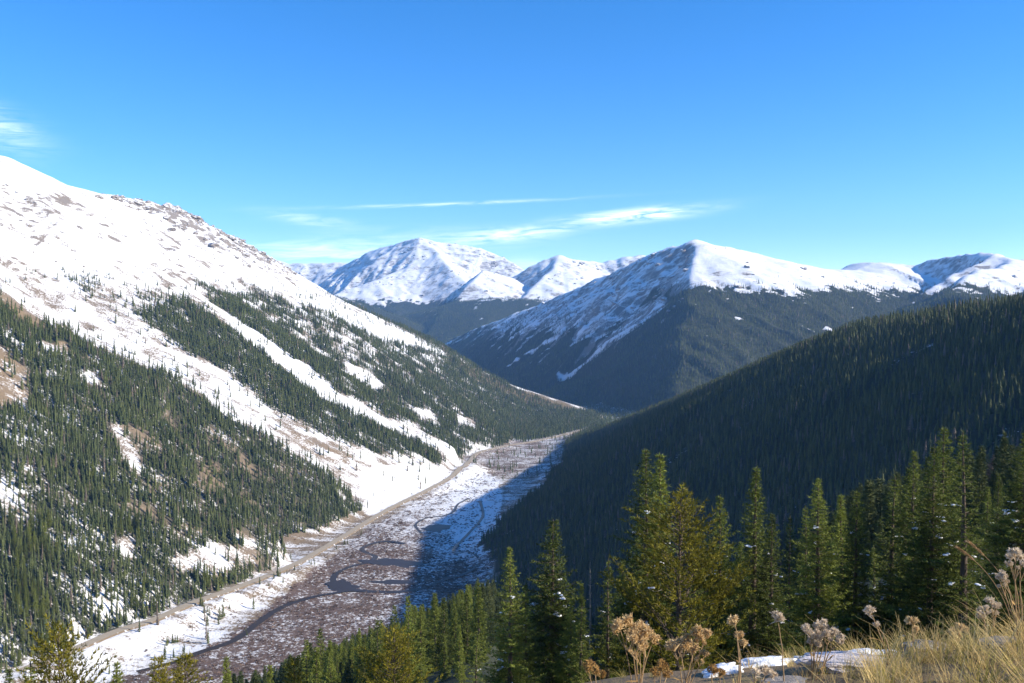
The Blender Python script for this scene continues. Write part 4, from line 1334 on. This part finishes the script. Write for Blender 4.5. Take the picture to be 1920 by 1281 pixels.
# trees one can still tell apart on the hillside below and by the road
MIDTREES = []
for i in range(6):
    wood, crown, sn, _ = conifer(700 + i, 12.0, 1.55 + 0.2 * (i % 3), (0, 2, 3)[i % 3], 0.16, 0)
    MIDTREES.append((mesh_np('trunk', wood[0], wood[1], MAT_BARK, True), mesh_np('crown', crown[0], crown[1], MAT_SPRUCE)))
rg = np.random.RandomState(4)
for i, (tx, ty, tz_, th_, src) in enumerate(sorted(POOL, key=lambda q: q[1])):
    t = empty('spruce_tree', (tx, ty, tz_ - 0.2), rg.rand() * 6.28)
    s = th_ / 12.0
    t.scale = (s * rg.uniform(0.9, 1.2), s * rg.uniform(0.9, 1.2), s)
    if src == 'near_forest':
        tag(t, 'small spruce in the wooded slope below the foreground trees', 'tree', 'spruces on the slope below the viewpoint')
    else:
        tag(t, 'small spruce on the lower left slope near the road', 'tree', 'spruces at the foot of the left slope')
    a, b = MIDTREES[i % 6]
    obj('trunk', a, t); obj('crown', b, t)


rx = np.array([q[0] for q in ROADSIDE]); ry = np.array([q[1] for q in ROADSIDE])
ok = road_clear(rx, ry)
for i, (tx, ty, th_) in enumerate(ROADSIDE):
    if not ok[i]:
        continue
    t = empty('spruce_tree', (tx, ty, gz(tx, ty) - 0.1), rg.rand() * 6.28)
    s = th_ / 12.0
    t.scale = (s * rg.uniform(1.0, 1.4), s * rg.uniform(1.0, 1.4), s)
    tag(t, 'small dark spruce in a clump on the snow beside the valley road', 'tree', 'spruce clumps beside the valley road')
    a, b = MIDTREES[i % 6]
    obj('trunk', a, t); obj('crown', b, t)

LITE = []
for i in range(5):
    wood, crown, sn, _ = conifer(760 + i, 12.0, 1.45 + 0.2 * (i % 3), (0, 2, 3)[i % 3], 0.09, 0)
    v, fl = join([(wood[0], wood[1][0]), (crown[0], crown[1])])
    LITE.append(proto('forest_spruce', v / 12.0, fl, MAT_FOREST))
nm, pts, h, lb = NEAR_PTS
forest_object(nm, pts, h, LITE, lb, seed=9)

# ------------------------------------------------------------------ foreground: dry grass, seed heads, stones, snow scraps
PLANTS = [
    (0.867, 6.0, 'cluster', 'biggest tan dried flower cluster left of the other stalks', [(0.723, 5.92, -2.156, 0.047), (0.799, 6.0, -2.163, 0.0542), (0.876, 6.08, -2.237, 0.0542), (0.917, 5.96, -2.23, 0.0506), (0.982, 6.04, -2.305, 0.0434), (0.817, 5.92, -2.252, 0.0398), (0.898, 6.0, -2.334, 0.0398)]),
    (1.233, 6.2, 'cluster', 'second dried flower cluster with rounded tan heads below the pine', [(1.13, 6.12, -2.381, 0.0486), (1.205, 6.2, -2.389, 0.056), (1.29, 6.28, -2.451, 0.0486), (1.309, 6.16, -2.297, 0.0486), (1.391, 6.24, -2.342, 0.0411), (1.354, 6.12, -2.434, 0.0336)]),
    (1.598, 6.1, 'stalk', 'tall tan flower stalk with three heads one above another', [(1.529, 6.02, -2.163, 0.0404), (1.58, 6.1, -2.297, 0.0367), (1.639, 6.18, -2.381, 0.0294)]),
    (1.861, 6.0, 'stalk', 'single pale seed head on a leaning stem, first right of the three-headed stalk', [(1.796, 5.92, -2.105, 0.0434)]),
    (2.201, 6.3, 'cluster', 'upright bunch of rusty dried flower stalks left of the pale slab', [(2.101, 6.22, -2.304, 0.0417), (2.171, 6.3, -2.373, 0.0342), (2.259, 6.38, -2.324, 0.0455), (2.26, 6.26, -2.342, 0.0342), (2.335, 6.34, -2.356, 0.038), (2.341, 6.22, -2.366, 0.0342), (2.21, 6.3, -2.427, 0.0304)]),
    (2.791, 6.4, 'stalk', 'stem with one head leaning left above the pale slab', [(2.592, 6.32, -2.208, 0.0424), (2.673, 6.4, -2.323, 0.0231)]),
    (3.138, 6.8, 'stalk', 'short dark-headed stalk with a curled leaf above the small stone', [(3.077, 6.72, -2.419, 0.0451), (3.148, 6.8, -2.511, 0.0287)]),
    (3.779, 6.5, 'cluster', 'pale fluffy heads at the right picture edge above the grass', [(3.681, 6.42, -1.8, 0.047), (3.771, 6.5, -1.846, 0.0431), (3.737, 6.58, -1.877, 0.0313), (3.621, 6.46, -1.978, 0.0352), (3.634, 6.54, -2.019, 0.0274)]),
    (3.88, 7.0, 'cluster', 'small pale heads in the grass near the right edge', [(3.79, 6.92, -2.332, 0.038), (3.878, 7.0, -2.394, 0.0337), (3.827, 7.08, -2.439, 0.0337), (3.729, 6.96, -2.449, 0.0295)]),
    (0.557, 5.6, 'leafy', 'low rusty leaf cluster left of the biggest dried flower cluster', [(0.486, 5.52, -2.278, 0.0337), (0.535, 5.6, -2.338, 0.0304), (0.584, 5.68, -2.4, 0.027)]),
    (0.961, 5.7, 'leafy', 'low tan leaf cluster between the two big dried flower clusters', [(0.963, 5.62, -2.319, 0.0378), (0.935, 5.7, -2.394, 0.0275), (1.033, 5.78, -2.439, 0.0275)]),
    (1.363, 5.8, 'leafy', 'low tan leaf cluster under the three-headed stalk', [(1.323, 5.72, -2.381, 0.0314), (1.391, 5.8, -2.436, 0.028)]),
    (1.642, 5.8, 'leafy', 'low rusty leaf cluster beneath the single pale seed head', [(1.603, 5.72, -2.403, 0.0314), (1.682, 5.8, -2.422, 0.0349), (1.756, 5.88, -2.485, 0.028)]),
    (3.643, 7.2, 'cluster', 'small brown heads on thin stems amid the grass', [(3.592, 7.12, -2.655, 0.0347), (3.684, 7.2, -2.64, 0.039), (3.788, 7.28, -2.697, 0.0304)]),
]
PLUMES = [
    ((3.649, 6.4, -2.118), (3.469, 6.4, -1.897), (3.256, 6.4, -1.763), 'arching grass stem with drooping plume, left one of two'),
    ((3.814, 6.6, -2.119), (3.657, 6.6, -1.948), (3.445, 6.6, -1.777), 'arching grass stem with drooping plume, right one of two'),
]
ROCKS = [
    (2.545, 6.6, 0.36, 0.22, 0.09, 0, 'large flat pale pinkish slab at the bottom edge'),
    (3.323, 7.0, 0.2, 0.14, 0.1, 1, 'small weathered stone in the grass right of the pale slab'),
    (3.698, 6.6, 0.24, 0.12, 0.07, 1, 'grey flat stone half hidden in grass at the right'),
    (1.88, 6.0, 0.2, 0.15, 0.1, 1, 'dark low stone at the bottom edge left of the pale slab'),
]
SNOW_PATCHES = [
    (2.942, 7.4, 0.32, 0.1, 'long thin snow patch behind the pale slab'),
    (2.61, 7.6, 0.22, 0.1, 'small snow patch left of the long one'),
    (2.14, 7.4, 0.25, 0.12, 'snow patch between dried stalks at the bottom'),
    (3.935, 7.1, 0.16, 0.06, 'thin snow streak on the grey flat stone'),
    (1.687, 7.0, 0.2, 0.1, 'snow scrap at the bottom edge under the three-headed stalk'),
]

def plant_material(name, a, b, trans=0.25, scale=40):
    M = Mat(name)
    oi = M.n('ShaderNodeObjectInfo')
    t = M.math('ADD', M.math('MULTIPLY', M.noise(scale, 3, 0.6, M.pos()), 0.6), M.math('MULTIPLY', oi.outputs['Random'], 0.4))
    c = M.mix(t, a, b)
    M.put(M.b.inputs['Base Color'], c)
    tr = M.n('ShaderNodeBsdfTranslucent'); M.t.links.new(c, tr.inputs['Color'])
    ms = M.n('ShaderNodeMixShader'); ms.inputs[0].default_value = trans
    M.t.links.new(M.b.outputs[0], ms.inputs[1]); M.t.links.new(tr.outputs[0], ms.inputs[2])
    M.t.links.new(ms.outputs[0], M.out.inputs['Surface'])
    return M.m


MAT_GRASS = plant_material('dry_grass', (0.36, 0.23, 0.07), (0.92, 0.72, 0.34), 0.35, 18)
MAT_GREEN = plant_material('fading_grass', (0.24, 0.20, 0.05), (0.52, 0.42, 0.12), 0.3, 6)
MAT_STEM = plant_material('dry_stem', (0.32, 0.20, 0.10), (0.62, 0.44, 0.24), 0.15)
MAT_HEAD = plant_material('seed_fluff', (0.50, 0.31, 0.12), (0.95, 0.74, 0.42), 0.3, 60)
MAT_PALE = plant_material('pale_fluff', (0.55, 0.41, 0.27), (0.88, 0.77, 0.60), 0.3, 60)
MAT_LEAF = plant_material('withered_leaf', (0.30, 0.16, 0.05), (0.62, 0.40, 0.15), 0.3)


def tuft(seed, n, hgt, lean):
    rg = np.random.RandomState(seed)
    V = []; Q = []
    for i in range(n):
        a = rg.rand() * 6.283; r0 = 0.07 * rg.rand() ** 0.5
        b = np.array([r0 * math.cos(a), r0 * math.sin(a), -0.02])
        d = np.array([math.cos(a) * 0.35 + lean + rg.normal(0, 0.25), math.sin(a) * 0.35 + rg.normal(0, 0.25), 1.0])
        h = hgt * rg.uniform(0.45, 1.15)
        w = np.array([-d[1], d[0], 0]); w = w / (np.linalg.norm(w) + 1e-6) * rg.uniform(0.0022, 0.0050)
        sag = np.array([d[0], d[1], -0.5]) * rg.uniform(0.1, 0.5)
        k = len(V)
        for t in (0, 0.4, 0.75, 1.0):
            p = b + d * h * t * 0.8 + sag * h * t ** 2.4
            ww = w * (1 - 0.85 * t)
            V += [p - ww, p + ww]
        for j in range(3): Q.append([k + 2 * j, k + 2 * j + 1, k + 2 * j + 3, k + 2 * j + 2])
    return np.array(V), np.array(Q)


TUFTS = [proto('grass_tuft', *tuft(20 + i, 34, 0.36 + 0.05 * (i % 3), -0.25), MAT_GRASS if i % 4 else MAT_GREEN) for i in range(6)]
TUFTS += [proto('grass_stalks', *tuft(40 + i, 8, 0.66, -0.3), MAT_GRASS) for i in range(2)]
rg = np.random.RandomState(12)
n = 9000
x = rg.uniform(-4, 13, n); y = rg.uniform(2.0, 16, n)
dens = smooth01(0.2, 0.44, x / y + 0.10 * fbm(x / 1.1, y / 1.1, 3, 91)) * smooth01(-0.40, 0.05, fbm(x / 0.8, y / 0.8, 3, 92) + 0.25 * smooth01(.35, .55, x / y))
dens = np.maximum(dens, 0.10)
m = rg.rand(n) < dens
for sx, sy, a, b, lb in SNOW_PATCHES:
    m &= ((x - sx) / a) ** 2 + ((y - sy) / b) ** 2 > 0.8
for q in ROCKS:
    m &= ((x - q[0]) / q[2]) ** 2 + ((y - q[1]) / q[3]) ** 2 > 0.85
x, y = x[m], y[m]
z = ground_z(x, y)[0]
o = forest_object('dry_grass', np.stack([x, y, z], -1), rg.uniform(0.42, 0.98, len(x)) * (0.45 + 0.55 * smooth01(0.2, 0.5, x / y)), TUFTS, 'golden dry grass on the foreground slope', widths=rg.uniform(0.8, 1.3, len(x)))
o['category'] = 'grass'


def head_mesh(seed, rad, n=110):
    """fluffy seed head: a cup of bracts and a tuft of short bristles"""
    rg = np.random.RandomState(seed)
    lob = rg.normal(size=(7, 3)); lob /= np.linalg.norm(lob, axis=1)[:, None]
    lob[:, 2] = np.abs(lob[:, 2]) * 0.7
    V = []
    for c in lob:
        cc = c * rad * 0.62
        d = rg.normal(size=(n // 7 * 2, 3)); d /= np.linalg.norm(d, axis=1)[:, None]
        base = cc + d * rad * 0.12
        V.append(blades(base, d, rad * 0.40, rad * 0.20, rg, 0.25))
    V.append(blades(np.zeros((26, 3)) + [0, 0, -rad * 0.5], np.tile([0, 0, 1.0], (26, 1)) + rg.normal(0, .5, (26, 3)), rad * 1.0, rad * 0.22, rg, 0.35))
    V = np.concatenate(V)
    return V, np.arange(len(V)).reshape(-1, 3)


def leaf_mesh(seed, L, w):
    rg = np.random.RandomState(seed)
    s = np.linspace(0, 1, 7)
    curl = rg.uniform(0.6, 1.8)
    P = np.column_stack([L * np.sin(s * curl) / max(curl, .1), 0.12 * L * np.sin(s * 5 + rg.rand() * 6), L * (0.55 * s - 0.45 * s ** 2 * curl)])
    ww = w * np.sin(np.clip(s * 0.92 + 0.06, 0, 1) * math.pi) ** 0.8
    V = np.concatenate([P - np.array([0, 1, 0.2]) * ww[:, None], P + np.array([0, 1, -0.2]) * ww[:, None]])
    f = np.array([[i, i + 1, i + 8, i + 7] for i in range(6)])
    return V, f


PLANT_NO = 0
for pi, (bx, by, kind, lb, heads) in enumerate(PLANTS):
    rg = np.random.RandomState(400 + pi)
    bz = gz(bx, by)
    t = tag(empty('dried_flower' if kind != 'leafy' else 'withered_plant', (bx, by, bz)), lb, 'plant', 'dried plants in the foreground')
    B = np.array([bx, by, bz])
    nst = max(1, len(heads) // 2)
    for hi, (hx, hy, hz_, hr) in enumerate(heads):
        H = np.array([hx, hy, hz_]) - B
        off = rg.normal(0, 0.018, 3) * [1, 1, 0]
        s = np.linspace(0, 1, 8)[:, None]
        mid = np.array([H[0] * 0.25 + rg.normal(0, .02), H[1] * 0.25, H[2] * 0.5])
        P = (1 - s) ** 2 * off + 2 * s * (1 - s) * mid + s ** 2 * H
        P[0, 2] = -0.05
        P[:, :2] += np.cumsum(rg.normal(0, 0.0035, (8, 2)), axis=0)
        P[-1] = H
        st = obj('stem', mesh_np('stem', *tube(P, np.linspace(0.0052, 0.0026, 8), 6), MAT_STEM, True), t)
        v, f = head_mesh(800 + pi * 20 + hi, hr * (1.3 if kind != 'leafy' else 1.5))
        pale = ('pale' in lb)
        obj('flower_head', mesh_np('flower_head', v, f, MAT_PALE if pale else (MAT_LEAF if kind == 'leafy' else MAT_HEAD)), t, loc=tuple(H), rot=(rg.normal(0, .3), rg.normal(0, .3), rg.rand() * 6))
        # small side heads under the main one
        if kind == 'cluster':
            for k in range(2):
                a = rg.rand() * 6.28
                e = P[6] + np.array([math.cos(a) * hr * 1.1, math.sin(a) * hr * 1.1, hr * rg.uniform(0.2, 1.0)])
                obj('stem', mesh_np('stem', *tube(np.array([P[5], (P[5] + e) / 2 + [0, 0, -.006], e]), np.array([.003, .0025, .002]), 5), MAT_STEM, True), t)
                v, f = head_mesh(1800 + pi * 40 + hi * 2 + k, hr * 0.75, 70)
                obj('flower_head', mesh_np('flower_head', v, f, MAT_PALE if pale else MAT_HEAD), t, loc=tuple(e), rot=(rg.normal(0, .4), rg.normal(0, .4), rg.rand() * 6))
        if rg.rand() < (0.9 if kind == 'leafy' else 0.55):
            q = P[rg.randint(2, 5)]
            v, f = leaf_mesh(60 + pi * 9 + hi, rg.uniform(0.07, 0.14) * (1.3 if kind == 'leafy' else 1), rg.uniform(0.006, 0.012) * (1.5 if kind == 'leafy' else 1))
            obj('leaf', mesh_np('leaf', v, f, MAT_LEAF, True), t, loc=tuple(q), rot=(0, rg.uniform(-.5, .2), rg.rand() * 6.28))

for i, (a, b, c, lb) in enumerate(PLUMES):
    a, b, c = map(np.array, (a, b, c))
    base = np.array([a[0] + 0.06, a[1] + 0.02, gz(a[0] + 0.06, a[1] + 0.02)])
    t = tag(empty('plume_grass', tuple(base)), lb, 'plant', 'dried plants in the foreground')
    s = np.linspace(0, 1, 16)[:, None]
    ctrl = [base, a, b, c]
    P = (1 - s) ** 3 * base + 3 * s * (1 - s) ** 2 * a + 3 * s ** 2 * (1 - s) * b + s ** 3 * c - base
    obj('stem', mesh_np('stem', *tube(P, np.linspace(0.0036, 0.0014, 16), 5), MAT_STEM, True), t)
    rg = np.random.RandomState(70 + i)
    k = rg.rand(320) ** 0.8 * 0.20 + 0.80
    q = np.column_stack([np.interp(k, s[:, 0], P[:, j]) for j in range(3)])
    ax = np.tile((P[-1] - P[-4]) / np.linalg.norm(P[-1] - P[-4]), (320, 1))
    v = blades(q, ax, 0.034, 0.004, rg, 0.30)
    obj('plume', mesh_np('plume', v, np.arange(len(v)).reshape(-1, 3), MAT_STEM), t)


def rock_material(name, a, b, lichen):
    M = Mat(name)
    n = M.noise(9, 8, 0.7, M.pos())
    c = M.mix(n, a, b)
    c = M.mix(M.step(0.58, 0.66, M.noise(14, 6, 0.7, M.pos())), c, lichen)
    M.put(M.b.inputs['Base Color'], c)
    M.bump(M.math('ADD', M.noise(18, 8, 0.7, M.pos()), M.math('MULTIPLY', M.noise(70, 4, 0.6, M.pos()), 0.3)), 0.03)
    return M.m


MAT_ROCK = [rock_material('pale_granite', (0.55, 0.47, 0.45), (0.82, 0.75, 0.73), (0.86, 0.84, 0.84)), rock_material('grey_stone', (0.16, 0.145, 0.13), (0.38, 0.34, 0.31), (0.46, 0.42, 0.36))]


def lump(seed, a, b, c, sub=4, rough=0.22, flat=0.0):
    bm = bmesh.new()
    bmesh.ops.create_icosphere(bm, subdivisions=sub, radius=1.0)
    P = np.array([v.co[:] for v in bm.verts])
    n = fbm(P[:, 0] * 1.3 + seed, P[:, 1] * 1.3 + P[:, 2] * 0.9, 4, seed)
    n2 = np.abs(fbm(P[:, 0] * 2.1 + P[:, 2], P[:, 1] * 2.1 - P[:, 2] * 1.7, 3, seed + 5))
    P = P * (1 + rough * n - rough * 0.6 * n2)[:, None]
    if flat: P[:, 2] = np.where(P[:, 2] > flat, flat + (P[:, 2] - flat) * 0.18, P[:, 2])
    P *= np.array([a, b, c])
    for v, p in zip(bm.verts, P): v.co = p
    me = bpy.data.meshes.new('lump')
    bm.to_mesh(me); bm.free()
    return me


for i, (rx, ry, a, b, c, k, lb) in enumerate(ROCKS):
    me = lump(31 + i, a, b, c, 4, 0.5, 0.35)
    me.materials.append(MAT_ROCK[k])
    o = obj('rock', me, loc=(rx, ry, gz(rx, ry) + c * 0.30), rot=(-0.12, 0.05, 0.2 * i))
    tag(o, lb, 'rock', 'stones in the foreground grass')
for i, (sx, sy, a, b, lb) in enumerate(SNOW_PATCHES):
    me = lump(51 + i, a, b, 0.05, 4, 0.7)
    for p in me.polygons: p.use_smooth = True
    me.materials.append(MAT_SNOW)
    tag(obj('snow_patch', me, loc=(sx, sy, gz(sx, sy) + 0.015), rot=(-0.1, -0.08, 0.1 * i)), lb, 'snow', 'snow scraps in the foreground')


# ------------------------------------------------------------------ crags that break through the snow of the high slopes
M = Mat('crag_rock')
gn = M.n('ShaderNodeNewGeometry')
sp_ = M.n('ShaderNodeSeparateXYZ'); M.t.links.new(gn.outputs['Normal'], sp_.inputs[0])
rc = M.mix(M.noise(0.35, 6, 0.65, M.pos()), (0.13, 0.11, 0.10), (0.34, 0.29, 0.255))
sfc = M.step(0.68, 0.80, M.math('ADD', sp_.outputs['Z'], M.math('MULTIPLY_ADD', M.noise(0.25, 5, 0.6, M.pos()), 0.5, -0.25)))
M.put(M.b.inputs['Base Color'], M.mix(sfc, rc, (0.80, 0.80, 0.81)))
M.bump(M.noise(0.5, 6, 0.65, M.pos()), 0.8, 0.8)
MAT_CRAG = M.m


def crag_mesh(seed):
    rg = np.random.RandomState(seed)
    bm = bmesh.new()
    bmesh.ops.create_icosphere(bm, subdivisions=3, radius=0.5)
    cuts = [(rg.normal(size=3), rg.uniform(0.22, 0.4)) for _ in range(11)]
    for v in bm.verts:
        p = np.array(v.co[:])
        for nrm, dd in cuts:                     # shear flat faces off the lump
            nn = nrm / np.linalg.norm(nrm)
            e = p @ nn - dd
            if e > 0: p = p - nn * e
        v.co = p * (1 + 0.1 * rg.randn())
    me = bpy.data.meshes.new('crag'); bm.to_mesh(me); bm.free()
    me.materials.append(MAT_CRAG)
    return bpy.data.objects.new('crag', me)


CRAGS = [crag_mesh(i) for i in range(6)]


def crag_field(name, box, sp, seed, pick, size, label):
    x, y, rg = scatter(*box, sp, seed)
    z, lab, stk = ground_z(x, y)
    e = sp
    zx = (ground_z(x + e, y)[0] - z) / e; zy = (ground_z(x, y + e)[0] - z) / e
    m = ~np.isnan(z) & (rg.rand(len(x)) < pick(x, y, z, lab, np.hypot(zx, zy)))
    x, y, z = x[m], y[m], z[m]
    m = in_sight(x, y, z, size[1])
    x, y, z = x[m], y[m], z[m]
    h = size[0] + (size[1] - size[0]) * rg.rand(len(x)) ** 2.5
    o = forest_object(name, np.stack([x, y, z - 0.05 * h], -1), h, CRAGS, label, widths=rg.uniform(1.0, 2.4, len(x)), seed=seed)
    o['category'] = 'rocks'
    print(name, len(x))


crag_field('crest_rocks', (-1500, -500, 2250, 4100), 11.0, 21, lambda x, y, z, l, s: (masses(l) == 1) * smooth01(90, 200, z) * smooth01(2450, 2700, y) * smooth01(-0.05, 0.35, fbm(x / 90, y / 55, 3, 64)) * 1.0,
           (4, 22), 'broken rocks along the crest of the left mountain')
crag_field('slope_rocks', (-1500, -500, 1500, 3400), 10.0, 22, lambda x, y, z, l, s: (masses(l) == 1) * smooth01(0, 60, z) * smooth01(0.25, 0.6, ridged((y + 25 * fbm(x / 45, y / 45, 3, 201)) / 26, (x + 0.4 * y) / 210, 3, 19)) * smooth01(-0.1, 0.3, fbm(x / 130, y / 130, 2, 66)) * 0.8,
           (1.3, 5.5), 'loose rocks strewn in streaks over the upper left snow')
crag_field('peak_rocks', (-3200, 3600, 3900, 11600), 30.0, 23, lambda x, y, z, l, s: (masses(l) == 3) * smooth01(90, 180, z) * smooth01(0.42, 0.75, s + 0.4 * fbm(x / 120, y / 120, 3, 67)) * 0.40 * smooth01(0.0, 0.3, fbm(x / 260, y / 260, 3, 69)),
           (7, 30), 'dark crags showing through the snow of the far peaks')
crag_field('flank_rocks', (100, 1100, 4200, 7200), 20.0, 24, lambda x, y, z, l, s: (masses(l) == 3) * smooth01(-220, -40, z) * smooth01(0.5, 0.8, s) * smooth01(0.0, 0.3, fbm(x / 60, y / 160, 3, 68)) * 0.6,
           (6, 26), 'rock ribs on the shaded flank of the big mountain')

# ------------------------------------------------------------------ the air
hz = bpy.data.materials.new('haze_air')
hz.use_nodes = True
hz.node_tree.nodes.clear()
ho = hz.node_tree.nodes.new('ShaderNodeOutputMaterial')
hv = hz.node_tree.nodes.new('ShaderNodeVolumePrincipled')
hv.inputs['Color'].default_value = (0.25, 0.52, 1.0, 1)
hv.inputs['Density'].default_value = 4.0e-5
hv.inputs['Anisotropy'].default_value = 0.0
hz.node_tree.links.new(hv.outputs[0], ho.inputs['Volume'])
bx0, bx1, by0, by1, bz0, bz1 = -6400, 7400, -900, 14000, -560, 1250
V = [(a, b, c) for a in (bx0, bx1) for b in (by0, by1) for c in (bz0, bz1)]
Fh = [(0, 1, 3, 2), (4, 6, 7, 5), (0, 4, 5, 1), (2, 3, 7, 6), (0, 2, 6, 4), (1, 5, 7, 3)]
tag(obj('haze', mesh_np('haze', V, np.array(Fh), hz)), 'thin blue mountain haze filling the valley air', kind='stuff')
